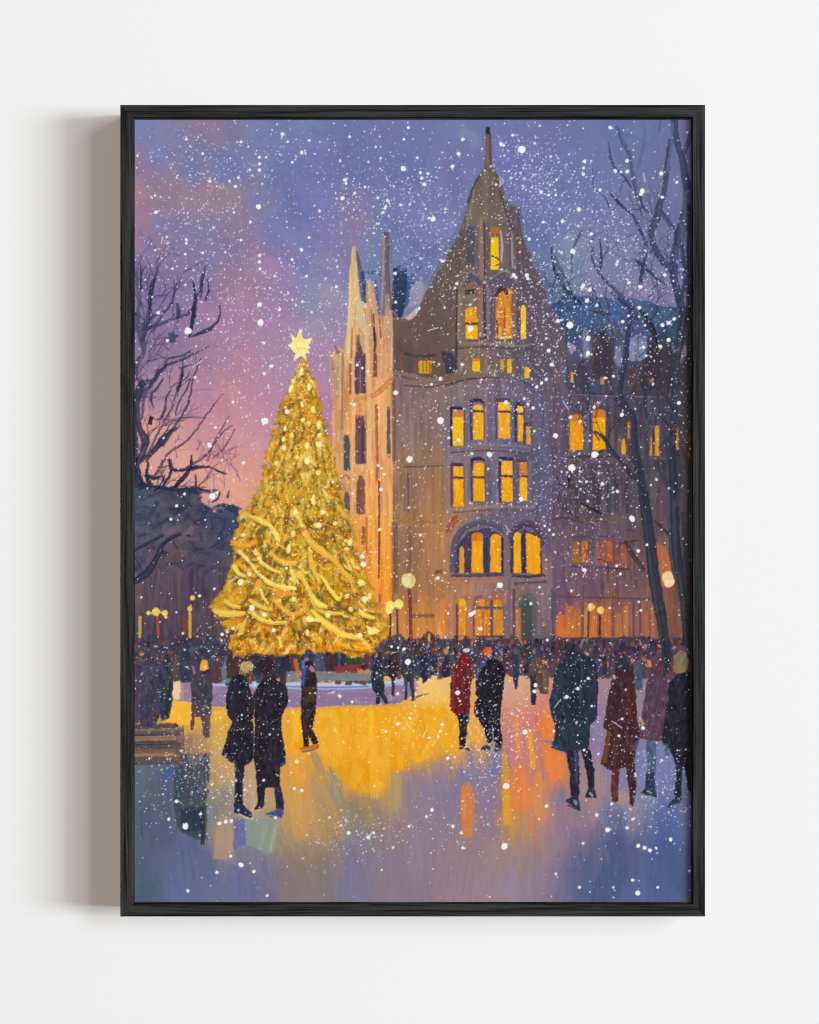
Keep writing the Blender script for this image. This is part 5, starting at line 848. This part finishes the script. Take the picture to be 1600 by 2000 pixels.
    person('person in a near black coat cut off by the right edge', [('p', [(1328, 1316), (1306, 1334), (1305, 1360), (1298, 1410), (1292, 1450), (1307, 1462), (1315, 1481), (1322, 1500), (1354, 1500), (1354, 1312)], (38, 35, 47)), ('p', [(1320, 1494), (1334, 1494), (1330, 1556), (1318, 1562), (1319, 1530)], (36, 36, 46)), ('p', [(1336, 1490), (1354, 1490), (1354, 1560), (1344, 1540)], (34, 32, 40)), ('s', [(1306, 1576), (1316, 1566), (1330, 1562)], (5, 9, 12), (44, 56, 76)), ('s', [(1326, 1582), (1338, 1586)], 3, (120, 140, 160)), ('e', (1330, 1292, 15, 22), (128, 112, 88)), ('s', [(1318, 1310), (1340, 1306)], 12, (146, 118, 74)), ('s', [(1316, 1276), (1330, 1264), (1344, 1274)], 9, (92, 70, 92)), ('s', [(1316, 1264), (1318, 1266)], 7, (216, 170, 110)), ('s', [(1300, 1452), (1304, 1476)], 8, (66, 84, 116))])
    person('person in a teal jacket half hidden behind the maroon coat', [('p', [(1236, 1300), (1250, 1292), (1256, 1320), (1254, 1350), (1242, 1346)], (66, 80, 104))])
    new('painted_shadow', None)
    KINDS.pop(); CUR[0] = 0
    person('man and woman pair: woman in a long black coat and straw hat', [('p', [(456, 1318), (445, 1344), (440, 1371), (444, 1396), (455, 1409), (444, 1432), (440, 1454), (433, 1473), (450, 1488), (477, 1496), (488, 1491), (496, 1479), (495, 1402), (498, 1375), (492, 1357), (485, 1335), (478, 1318)], dk), ('s', [(460, 1330), (452, 1380), (458, 1410)], (8, 10, 6), (46, 46, 58)), ('p', [(458, 1486), (477, 1492), (475, 1530), (474, 1572), (458, 1572), (460, 1530)], (40, 38, 60)), ('p', [(457, 1568), (474, 1570), (490, 1588), (495, 1600), (478, 1598), (466, 1588), (458, 1588)], (36, 44, 72)), ('s', [(468, 1590), (482, 1597), (494, 1601)], 3, (206, 188, 160)),
            ('e', (482, 1303, 13, 12), (186, 158, 92)), ('s', [(486, 1312), (492, 1322)], 8, (122, 72, 60)), ('s', [(472, 1312), (476, 1316)], 7, (150, 124, 84)), ('s', [(435, 1472), (452, 1484)], 4, (48, 62, 110))])
    KINDS[-1] = ('painted_person', 'woman in a long black coat and straw coloured hat', None)
    person('man in a long black coat with dark curly hair', [('p', [(518, 1322), (504, 1340), (496, 1357), (498, 1425), (494, 1470), (497, 1490), (501, 1520), (503, 1546), (516, 1546), (520, 1538), (536, 1538), (548, 1540), (546, 1499), (557, 1492), (558, 1470), (551, 1436), (549, 1400), (562, 1371), (562, 1346), (549, 1333), (532, 1322)], (40, 36, 47)), ('e', (520, 1300, 15, 17), (50, 34, 44)), ('s', [(512, 1350), (540, 1345), (556, 1360)], (14, 18, 12), (50, 38, 48)), ('s', [(497, 1420), (495, 1476)], 2, (96, 92, 108)), ('p', [(502, 1540), (517, 1540), (516, 1566), (512, 1580), (498, 1582), (504, 1566)], (34, 32, 44)), ('p', [(536, 1536), (549, 1536), (555, 1566), (554, 1582), (540, 1580)], (38, 44, 68)),
            ('s', [(498, 1581), (508, 1574), (516, 1570)], (4, 8, 6), (36, 40, 52)), ('s', [(500, 1583), (512, 1580)], 2.5, (206, 186, 160)), ('p', [(517, 1590), (534, 1584), (548, 1578), (554, 1586), (550, 1598), (532, 1596)], (66, 82, 124)), ('s', [(520, 1592), (536, 1594), (550, 1599)], 3, (116, 134, 176)), ('s', [(556, 1490), (548, 1496)], 5, (56, 78, 150))])


SNOW = """364,272,3 396,300,3 507,307,3.5 507,320,3.5 507,332,3.5 589,298,4 571,317,3 552,262,4 410,354,3.5 460,364,3 505,404,5.5 466,347,3 457,415,3 489,434,3 305,414,3.5 364,468,3.5 364,475,3 396,494,3 507,499,3.5 507,511,3.5 508,525,3 589,488,4 604,464,3 571,507,3 537,539,3 507,595,5 471,469,3 546,605,3.5 599,539,3 591,589,3 604,274,3 471,277,3 624,412,3
788,329,5.5 829,360,4 824,348,3.5 821,337,3.5 846,428,6 789,272,3 798,249,3 669,387,4 674,351,4 676,358,3 757,391,3.5 748,415,3.5 753,404,3 896,300,4 884,325,3.5 904,272,3.5 815,308,3 683,267,3 657,560,3.5 734,287,2.5 713,365,3 736,437,2.5 693,377,3 864,510,3.5 733,557,3 819,602,3 773,590,3 772,534,3.5 892,554,3 836,339,3
1019,292,7 1192,249,4 1142,315,3.5 1140,328,3.5 1140,340,3.5 1225,314,3.5 1202,334,4 1225,335,4 1213,336,3 1292,339,5 1322,356,3 1131,409,5 1119,491,5 1099,432,4 1061,434,3.5 1172,371,3.5 1057,375,4 1255,373,5 1252,379,4 1229,552,4 1251,560,4 1147,587,4 1166,596,3.5 1249,601,4 1294,385,3.5 979,281,4 984,284,3 1002,264,3.5 1029,537,4 1031,544,3.5 1004,537,4 1008,542,3 1140,557,4 1136,561,3 1152,566,4 1299,537,4 1205,517,3 1034,467,3.5 1155,457,4 1072,381,3
368,646,7 509,630,6.5 517,822,6.5 410,869,5 415,969,6.5 424,962,3 476,904,3.5 345,988,3.5 309,611,4 327,665,3.5 530,715,4 516,729,3 516,670,3 360,965,3 434,899,2.5 381,737,3 455,785,3 421,835,3 561,804,5 919,642,6 1113,635,7 1090,627,4 861,821,6.5 800,897,7 773,767,5 692,790,4 744,956,4 860,740,4 750,926,3 843,751,3 698,713,3 708,719,3 718,725,3 739,909,3
956,887,6 1085,851,5.5 1117,914,7 988,786,5 1018,975,5 1048,756,4 1058,748,3.5 1024,779,3 1031,789,3 1041,797,3.5 896,859,4 922,886,3 903,712,3.5 883,835,3 877,855,3 1149,661,5.5 1149,690,5 1162,888,7 1161,795,3.5 1306,631,4 1317,623,3.5 1294,635,4 1306,664,4 1257,678,3.5 1262,695,3 1216,628,3.5 1290,677,4 1198,735,3 1215,810,4.5 1326,787,4 1072,685,4 1078,712,4 1067,741,4 1228,617,3 1133,823,3.5 1114,815,3.5 1182,738,3
1235,1013,6.5 1177,945,3.5 1064,1027,3 1073,1035,3 1081,1044,3 1264,1064,3 1247,1076,4 1205,1105,3 1212,1121,3 1141,1113,4 1206,960,3.5 1116,1154,3 1252,1192,3 977,1143,6.5 797,1293,6.5 708,1087,4.5 710,1102,5.5 703,1241,4.5 855,1129,4 821,1045,3 742,1034,3.5 920,1200,5 926,1196,4 940,1228,3.5 1037,1179,3.5 789,1268,3.5 778,1265,3 765,1263,3
492,1187,6 516,1200,5 390,1164,3.5 434,1239,3.5 444,1234,3 455,1227,3 535,1231,4 334,1014,3 777,1414,3.5 688,1371,3 777,1355,3.5 580,1487,3.5 754,1429,3 801,1403,3 664,1360,3.5 894,1353,5 1026,1430,5 864,1415,3.5 860,1428,3 856,1439,3 875,1481,3.5 1046,1338,4 1044,1350,4 937,1228,3.5 1082,1428,3 1069,1250,3 1129,1345,4 1149,1325,3 1107,1361,3.5 1156,1379,3 1141,1465,3 1068,1574,3.5 1166,1592,3.5 1256,1422,4 1187,1621,5.5 1215,1404,3 1209,1437,3 1195,1570,3
362,1614,6 471,1689,5 451,1672,3.5 496,1702,3.5 424,1704,3.5 367,1740,3.5 330,1600,3.5 392,1590,3.5 345,1565,3.5 429,1608,4 441,1605,3.5 452,1603,3.5 575,1540,3.5 590,1544,3.5 522,1749,3 538,1597,3 515,1524,3 985,1653,7 989,1535,6.5 681,1627,4 720,1635,4 730,1627,3 885,1614,3.5 844,1582,3.5 833,1595,3 901,1627,3 768,1655,2.5 904,1656,3 746,1699,2.5 1225,1617,3.5 1247,1652,4 1259,1656,4 1270,1661,4 1282,1657,2.5 1246,1744,5 1236,1719,3.5 1132,1733,3.5 1139,1647,3 1310,1640,4 1285,1733,3 1086,1707,2.5 1347,1701,3 1236,1600,3 1198,1733,2.5"""


def paint_snow():
    new('painted_snow', 'white specks of falling snow all over the scene', 'stuff')

    def flake(x, y, r, a=.95):
        xi, yi = pix(x, y)
        c = IMG[yi, xi]
        warm = np.clip((c[0] - c[2]) / 160., 0, 1)
        col = np.array([228, 230, 246]) * (1 - warm) + np.array([252, 232, 196]) * warm
        if r > 2.4:
            col = np.array([240, 243, 244])
        ell(x, y, r * R.uniform(.9, 1.1), r * R.uniform(.9, 1.15), col, a, 3, 1.2, True, R.uniform(0, 3))
    # clusters: x, y, spread x, spread y, number
    for x, y, sx, sy, n in [(390, 320, 70, 50, 130), (400, 420, 60, 60, 150), (360, 480, 80, 60, 120), (430, 560, 70, 50, 110), (540, 300, 60, 40, 60), (560, 560, 60, 50, 60), (540, 640, 70, 60, 110), (720, 360, 80, 50, 150), (740, 420, 80, 40, 140), (820, 400, 60, 60, 90), (1030, 330, 50, 50, 210), (1060, 380, 60, 50, 160), (1150, 420, 90, 50, 150), (1200, 480, 80, 60, 170), (1080, 560, 40, 60, 130), (1050, 620, 50, 60, 130),
                            (1100, 640, 60, 50, 85), (1180, 560, 90, 40, 120), (1280, 540, 60, 50, 90), (820, 490, 50, 40, 90), (860, 560, 60, 60, 110), (930, 560, 60, 60, 110), (980, 640, 40, 50, 100), (1010, 720, 50, 40, 105), (930, 420, 50, 50, 70), (700, 600, 50, 50, 90), (660, 640, 50, 60, 80), (540, 740, 60, 60, 90), (480, 700, 60, 60, 80), (620, 800, 40, 80, 60), (340, 620, 60, 60, 70), (1200, 640, 90, 40, 120), (1280, 720, 60, 60, 130), (1100, 770, 60, 50, 110), (980, 830, 60, 60, 90),
                            (880, 760, 60, 50, 80), (700, 780, 40, 60, 60), (1120, 930, 40, 50, 130), (1190, 950, 50, 40, 80), (1050, 940, 50, 50, 90), (1000, 1010, 60, 30, 70), (820, 1080, 50, 60, 100), (720, 1080, 40, 50, 70), (840, 860, 50, 60, 80), (1110, 1130, 60, 60, 70), (1180, 1090, 50, 40, 50), (940, 1200, 60, 40, 60), (500, 1380, 50, 70, 150), (400, 1440, 50, 60, 110), (380, 1500, 40, 40, 110), (440, 1550, 40, 30, 60), (930, 1370, 40, 60, 120), (960, 1420, 30, 40, 80), (940, 1510, 40, 30, 75), (1010, 1430, 30, 40, 110), (800, 1430, 50, 40, 90),
                            (1110, 1380, 40, 50, 80), (1220, 1430, 40, 50, 80), (1300, 1520, 40, 40, 110), (1270, 1590, 50, 20, 60), (740, 1630, 80, 30, 80), (660, 1620, 40, 30, 50), (950, 1580, 60, 40, 50), (640, 1440, 60, 50, 40), (300, 1560, 40, 50, 40), (560, 1130, 70, 70, 110), (620, 1000, 50, 60, 90), (480, 900, 60, 50, 50), (300, 1330, 40, 50, 60), (900, 1290, 100, 25, 130), (1200, 1290, 100, 25, 90), (450, 1270, 80, 30, 70), (1330, 800, 20, 60, 40), (770, 1310, 40, 30, 60)]:
        for k in range(int(n * 1.6)):
            r = .58 + R.gamma(1.2, .32)
            flake(x + R.randn() * sx, y + R.randn() * sy, min(r, 2.5), R.uniform(.66, 1))
    for k in range(1100):
        flake(R.uniform(262, 1350), R.uniform(232, 1290), min(.65 + R.gamma(1.4, .4), 2.6), R.uniform(.85, 1))
    for k in range(260):
        flake(R.uniform(262, 1350), R.uniform(1290, 1760), min(.5 + R.gamma(1.3, .3), 2.2), R.uniform(.7, .98))
    for s in SNOW.split():
        x, y, r = (float(q) for q in s.split(','))
        flake(x, y, r * .92, .98)
        for k in range(R.randint(3)):
            flake(x + R.randn() * 9, y + R.randn() * 9, R.uniform(.8, 1.8), .9)
    for pts, w in [([(1257, 337), (1260, 356)], 2), ([(974, 366), (985, 352)], 1.8), ([(1099, 782), (1111, 800)], 1.8), ([(987, 1025), (995, 1040)], 1.6), ([(1083, 1382), (1096, 1365)], 1.8), ([(1195, 1408), (1215, 1422)], 1.8), ([(835, 646), (856, 640)], 2), ([(318, 462), (315, 476)], 2), ([(376, 718), (395, 704)], 1.6), ([(552, 258), (550, 272)], 2.6), ([(680, 1267), (684, 1236)], 1), ([(1138, 1128), (1146, 1112)], 2.4), ([(672, 1020), (680, 1030)], 1.4), ([(953, 722), (958, 712)], 1.6), ([(826, 1440), (834, 1424)], 1.6), ([(720, 1635), (728, 1624)], 2), ([(640, 1355), (655, 1351)], 1.6), ([(559, 1218), (562, 1234)], 1.2), ([(965, 735), (968, 722)], 1.4)]:
        stroke(pts, w, (224, 222, 230), .85, 3, True, .1, 1.2)


def paint():
    paint_sky(); soften_sky(); paint_hedge(); paint_building(); paint_ice(); paint_crowd(); paint_fir(); paint_lamps(); paint_bare_trees(); paint_people(); paint_snow()
    g = noise(PH, PW, 50, 2.9) * 1.6 + noise(PH, PW, 3.3, 2.9) * 1.3          # canvas grain and bristle lines
    np.add(IMG, g[..., None], out=IMG)
    np.clip(IMG, 8, 253, out=IMG)
    return IMG, IDS


# ------------------------------------------------------------------ the scene
def main():
    img, ids = paint()
    C = bpy.context.scene.collection
    sc = bpy.context.scene
    U = 0.00046                      # metres per print unit
    FD, GAP = 0.034, 0.004           # frame front ahead of the wall, frame back off the wall
    PRINT_Y = -FD + 0.0034

    def wx(px): return (px - 800.0) * U
    def wz(py): return (1000.0 - py) * U

    def nodes(m):
        m.use_nodes = True
        nt = m.node_tree
        return nt, nt.nodes, nt.links, nt.nodes['Principled BSDF']

    # ---- materials
    mw = bpy.data.materials.new('wall_paint')
    nt, N, Lk, b = nodes(mw)
    tc = N.new('ShaderNodeTexCoord'); nz = N.new('ShaderNodeTexNoise'); nz.inputs['Scale'].default_value = 260; nz.inputs['Detail'].default_value = 4
    bp = N.new('ShaderNodeBump'); bp.inputs['Strength'].default_value = .03; bp.inputs['Distance'].default_value = .0006
    Lk.new(tc.outputs['Object'], nz.inputs['Vector']); Lk.new(nz.outputs['Fac'], bp.inputs['Height']); Lk.new(bp.outputs['Normal'], b.inputs['Normal'])
    b.inputs['Base Color'].default_value = (.85, .85, .85, 1); b.inputs['Roughness'].default_value = .9; b.inputs['Specular IOR Level'].default_value = .0

    mf = bpy.data.materials.new('black_stained_oak')
    nt, N, Lk, b = nodes(mf)
    tc = N.new('ShaderNodeTexCoord'); mp = N.new('ShaderNodeMapping'); mp.inputs['Scale'].default_value = (22, 1100, 1100)
    nz = N.new('ShaderNodeTexNoise'); nz.inputs['Scale'].default_value = 1; nz.inputs['Detail'].default_value = 5; nz.inputs['Roughness'].default_value = .62
    mp2 = N.new('ShaderNodeMapping'); mp2.inputs['Scale'].default_value = (9, 480, 480)
    nz2 = N.new('ShaderNodeTexNoise'); nz2.inputs['Scale'].default_value = 1; nz2.inputs['Detail'].default_value = 3
    mx = N.new('ShaderNodeMath'); mx.operation = 'ADD'
    rp = N.new('ShaderNodeValToRGB'); e = rp.color_ramp.elements
    e[0].position = .72; e[0].color = (.004, .004, .004, 1); e[1].position = 1.28; e[1].color = (.046, .046, .046, 1)
    sub = N.new('ShaderNodeMath'); sub.operation = 'MULTIPLY'; sub.inputs[1].default_value = 1.0
    Lk.new(tc.outputs['Object'], mp.inputs['Vector']); Lk.new(tc.outputs['Object'], mp2.inputs['Vector']); Lk.new(mp.outputs['Vector'], nz.inputs['Vector']); Lk.new(mp2.outputs['Vector'], nz2.inputs['Vector'])
    Lk.new(nz.outputs['Fac'], mx.inputs[0]); Lk.new(nz2.outputs['Fac'], mx.inputs[1]); Lk.new(mx.outputs[0], sub.inputs[0])
    mr = N.new('ShaderNodeMapRange'); mr.inputs['From Min'].default_value = .78; mr.inputs['From Max'].default_value = 1.24
    e[0].position = 0; e[1].position = 1
    Lk.new(sub.outputs[0], mr.inputs['Value']); Lk.new(mr.outputs['Result'], rp.inputs['Fac']); Lk.new(rp.outputs['Color'], b.inputs['Base Color'])
    bp = N.new('ShaderNodeBump'); bp.inputs['Strength'].default_value = .25; bp.inputs['Distance'].default_value = .0002
    Lk.new(nz.outputs['Fac'], bp.inputs['Height']); Lk.new(bp.outputs['Normal'], b.inputs['Normal'])
    b.inputs['Roughness'].default_value = .7; b.inputs['Specular IOR Level'].default_value = .08

    mpt = bpy.data.materials.new('matte_printed_paint')
    nt, N, Lk, b = nodes(mpt)
    at = N.new('ShaderNodeVertexColor'); at.layer_name = 'paint'
    Lk.new(at.outputs['Color'], b.inputs['Base Color'])
    tc = N.new('ShaderNodeTexCoord'); nz = N.new('ShaderNodeTexNoise'); nz.inputs['Scale'].default_value = 1400
    bp = N.new('ShaderNodeBump'); bp.inputs['Strength'].default_value = .06; bp.inputs['Distance'].default_value = .0001
    Lk.new(tc.outputs['Object'], nz.inputs['Vector']); Lk.new(nz.outputs['Fac'], bp.inputs['Height']); Lk.new(bp.outputs['Normal'], b.inputs['Normal'])
    b.inputs['Roughness'].default_value = .8; b.inputs['Specular IOR Level'].default_value = .03

    # ---- wall
    me = bpy.data.meshes.new('wall')
    me.from_pydata([(-3, 0, -3), (3, 0, -3), (3, 0, 3), (-3, 0, 3), (-3, .1, -3), (3, .1, -3), (3, .1, 3), (-3, .1, 3)], [], [(0, 1, 2, 3), (5, 4, 7, 6), (4, 0, 3, 7), (1, 5, 6, 2), (3, 2, 6, 7), (4, 5, 1, 0)])
    me.materials.append(mw)
    wall = bpy.data.objects.new('wall', me); C.objects.link(wall)
    wall['kind'] = 'structure'; wall['label'] = 'smooth off white wall behind the framed painting'; wall['category'] = 'wall'

    # ---- the framed painting
    root = bpy.data.objects.new('framed_painting', None); C.objects.link(root)
    root['label'] = 'black wooden frame holding a painting of skaters round a golden christmas tree in falling snow'
    root['category'] = 'framed painting'
    FX0, FX1, FY0, FY1 = wx(235), wx(1377.5), wz(1790.3), wz(204.7)     # outer edges
    root.location = ((FX0 + FX1) / 2, 0, FY0)

    def link(o, parent):
        C.objects.link(o); o.parent = parent
        return o

    # rail profile: (inward from the outer edge, out from the wall)
    FW = 24.6 * U; LIP = 27.2 * U; bv = .0005
    prof = [(0, GAP), (0, FD - bv), (bv * .3, FD - bv * .3), (bv, FD), (FW - bv * 1.2, FD), (FW - bv * .35, FD - bv * .35), (FW, FD - bv * 1.2), (FW, FD - .0024), (LIP, FD - .0026), (LIP, FD - .0031), (FW * .55, FD - .0031), (FW * .55, GAP)]

    def rail(length, x, z, rot):
        n = len(prof); V = []
        for end in (0, 1):
            for d, h in prof:
                V.append((-length / 2 + d if end == 0 else length / 2 - d, -h, -d))
        F = [(i, (i + 1) % n, n + (i + 1) % n, n + i) for i in range(n)] + [tuple(range(n - 1, -1, -1)), tuple(range(n, 2 * n))]
        me = bpy.data.meshes.new('frame_rail'); me.from_pydata(V, [], F); me.materials.append(mf)
        import bmesh
        bm = bmesh.new(); bm.from_mesh(me); bmesh.ops.recalc_face_normals(bm, faces=bm.faces); bm.to_mesh(me); bm.free()
        o = bpy.data.objects.new('frame_rail', me); link(o, root)
        o.rotation_euler = (0, rot, 0)
        o.location = (x - root.location.x, 0, z - root.location.z)
        return o
    W_, H_ = FX1 - FX0, FY1 - FY0
    rail(W_, (FX0 + FX1) / 2, FY1, 0); rail(W_, (FX0 + FX1) / 2, FY0, math.pi)
    rail(H_, FX0, (FY0 + FY1) / 2, -math.pi / 2); rail(H_, FX1, (FY0 + FY1) / 2, math.pi / 2)
    # backing board
    me = bpy.data.meshes.new('backing_board')
    x0, x1, z0, z1 = FX0 + .0085, FX1 - .0085, FY0 + .0085, FY1 - .0085
    ya, yb = -GAP - .001, -FD + .0042
    me.from_pydata([(x0, ya, z0), (x1, ya, z0), (x1, ya, z1), (x0, ya, z1), (x0, yb, z0), (x1, yb, z0), (x1, yb, z1), (x0, yb, z1)], [], [(3, 2, 1, 0), (4, 5, 6, 7), (0, 1, 5, 4), (1, 2, 6, 5), (2, 3, 7, 6), (3, 0, 4, 7)])
    me.materials.append(mf)
    o = bpy.data.objects.new('backing_board', me); link(o, root); o.location = -root.location

    # ---- the print: a fine sheet coloured mark by mark, each painted thing its own piece of the sheet
    st = 1.15
    nx, ny = int((PW - 2) / st), int((PH - 2) / st)
    gx = np.arange(nx + 1) * st + .7; gy = np.arange(ny + 1) * st + .7
    def samp(a):
        y = np.clip(gy - .5, 0, PH - 1.01); x = np.clip(gx - .5, 0, PW - 1.01)
        y0 = y.astype(int); x0 = x.astype(int); fy = (y - y0)[:, None, None]; fx = (x - x0)[None, :, None]
        r0 = a[y0]; r1 = a[y0 + 1]
        return (r0[:, x0] * (1 - fx) + r0[:, x0 + 1] * fx) * (1 - fy) + (r1[:, x0] * (1 - fx) + r1[:, x0 + 1] * fx) * fy
    s = samp(img) / 255.0
    lin = np.where(s <= .04045, s / 12.92, ((s + .055) / 1.055) ** 2.4)
    lin = np.clip(lin / EXPO, 0, .96)
    rgba = np.ones((ny + 1, nx + 1, 4), np.float32); rgba[..., :3] = lin
    rgba = rgba.reshape(-1, 4)
    GX, GY = np.meshgrid(gx, gy)
    pos = np.zeros(((ny + 1) * (nx + 1), 3), np.float32)
    pos[:, 0] = (GX.ravel() + OX - 800) * U; pos[:, 1] = PRINT_Y; pos[:, 2] = (1000 - GY.ravel() - OY) * U
    pos[:, [0, 2]] *= 1.0024
    pos -= np.array(root.location, np.float32)
    jj, ii = np.meshgrid(np.arange(nx), np.arange(ny))
    a = (ii * (nx + 1) + jj).ravel()
    quads = np.stack([a + nx + 1, a + nx + 2, a + 1, a], 1)
    fid = ids[np.clip((gy[:-1] + st / 2).astype(int), 0, PH - 1)][:, np.clip((gx[:-1] + st / 2).astype(int), 0, PW - 1)].ravel()

    def piece(name, k, parent):
        q = quads[fid == k]
        if not len(q):
            return None
        u, inv = np.unique(q.ravel(), return_inverse=True)
        me = bpy.data.meshes.new(name)
        me.vertices.add(len(u)); me.vertices.foreach_set('co', pos[u].ravel())
        me.loops.add(len(q) * 4); me.loops.foreach_set('vertex_index', inv.astype(np.int32).ravel())
        me.polygons.add(len(q)); me.polygons.foreach_set('loop_start', np.arange(0, len(q) * 4, 4, dtype=np.int32))
        ca = me.color_attributes.new('paint', 'FLOAT_COLOR', 'POINT')
        ca.data.foreach_set('color', rgba[u].ravel())
        me.update(calc_edges=True)
        me.materials.append(mpt)
        o = bpy.data.objects.new(name, me); link(o, parent)
        return o
    pr = piece('print', 0, root)
    pr['label'] = 'painted winter scene with violet and pink dusk sky'
    for k in range(1, len(KINDS)):
        name, label, kind = KINDS[k]
        o = piece(name, k, pr)
        if o is None:
            continue
        if label:
            o['label'] = label
        if kind:
            o['kind'] = kind

    # ---- light: key as two panels added on the right to shape the shadow, a frontal fill
    def area(name, d, dist, sx, sy, power, col):
        l = bpy.data.lights.new(name, 'AREA'); l.shape = 'RECTANGLE'; l.size = sx; l.size_y = sy; l.energy = power; l.color = col
        o = bpy.data.objects.new(name, l); C.objects.link(o)
        v = np.array(d, float); v /= np.linalg.norm(v)
        o.location = tuple(v * dist)
        from mathutils import Vector
        o.rotation_euler = Vector(tuple(-v)).to_track_quat('-Z', 'Y').to_euler()
        return o
    for args in LIGHTS:
        area(*args)

    w = bpy.data.worlds.new('World'); sc.world = w; w.use_nodes = True
    bg = w.node_tree.nodes['Background']; bg.inputs['Color'].default_value = (1, .985, .975, 1); bg.inputs['Strength'].default_value = WORLD

    cam = bpy.data.cameras.new('camera'); co = bpy.data.objects.new('camera', cam); C.objects.link(co)
    D = 1.4
    co.location = (0, -FD - D, 0); co.rotation_euler = (math.pi / 2, 0, 0)
    cam.sensor_fit = 'VERTICAL'; cam.sensor_height = 24
    cam.lens = 24 * D / (2000 * U)
    cam.clip_end = 60
    sc.camera = co
    vs = sc.view_settings
    vs.view_transform = 'Standard'; vs.look = 'None'; vs.exposure = 0; vs.gamma = 1; vs.use_curve_mapping = False
    sc.cycles.max_bounces = 6; sc.cycles.filter_width = 1.0


EXPO = 1.045
WORLD = 0.04
LIGHTS = [('near_key_panel', (1.2, -1, .42), 20, 5.6, 8.6, 1790, (.88, .96, 1)),  # added soft panel, no real window; shapes the shadow left of and below the frame
          ('far_key_panel', (2.18, -1, .02), 30, 8.0, 6.4, 10350, (.88, .96, 1)),  # second added panel, more grazing; draws out the outer fade of the shadow
          ('front_fill', (.05, -1, .12), 14, 3, 3, 680, (1, .84, .74))]
if not globals().get('PREVIEW'):
    main()
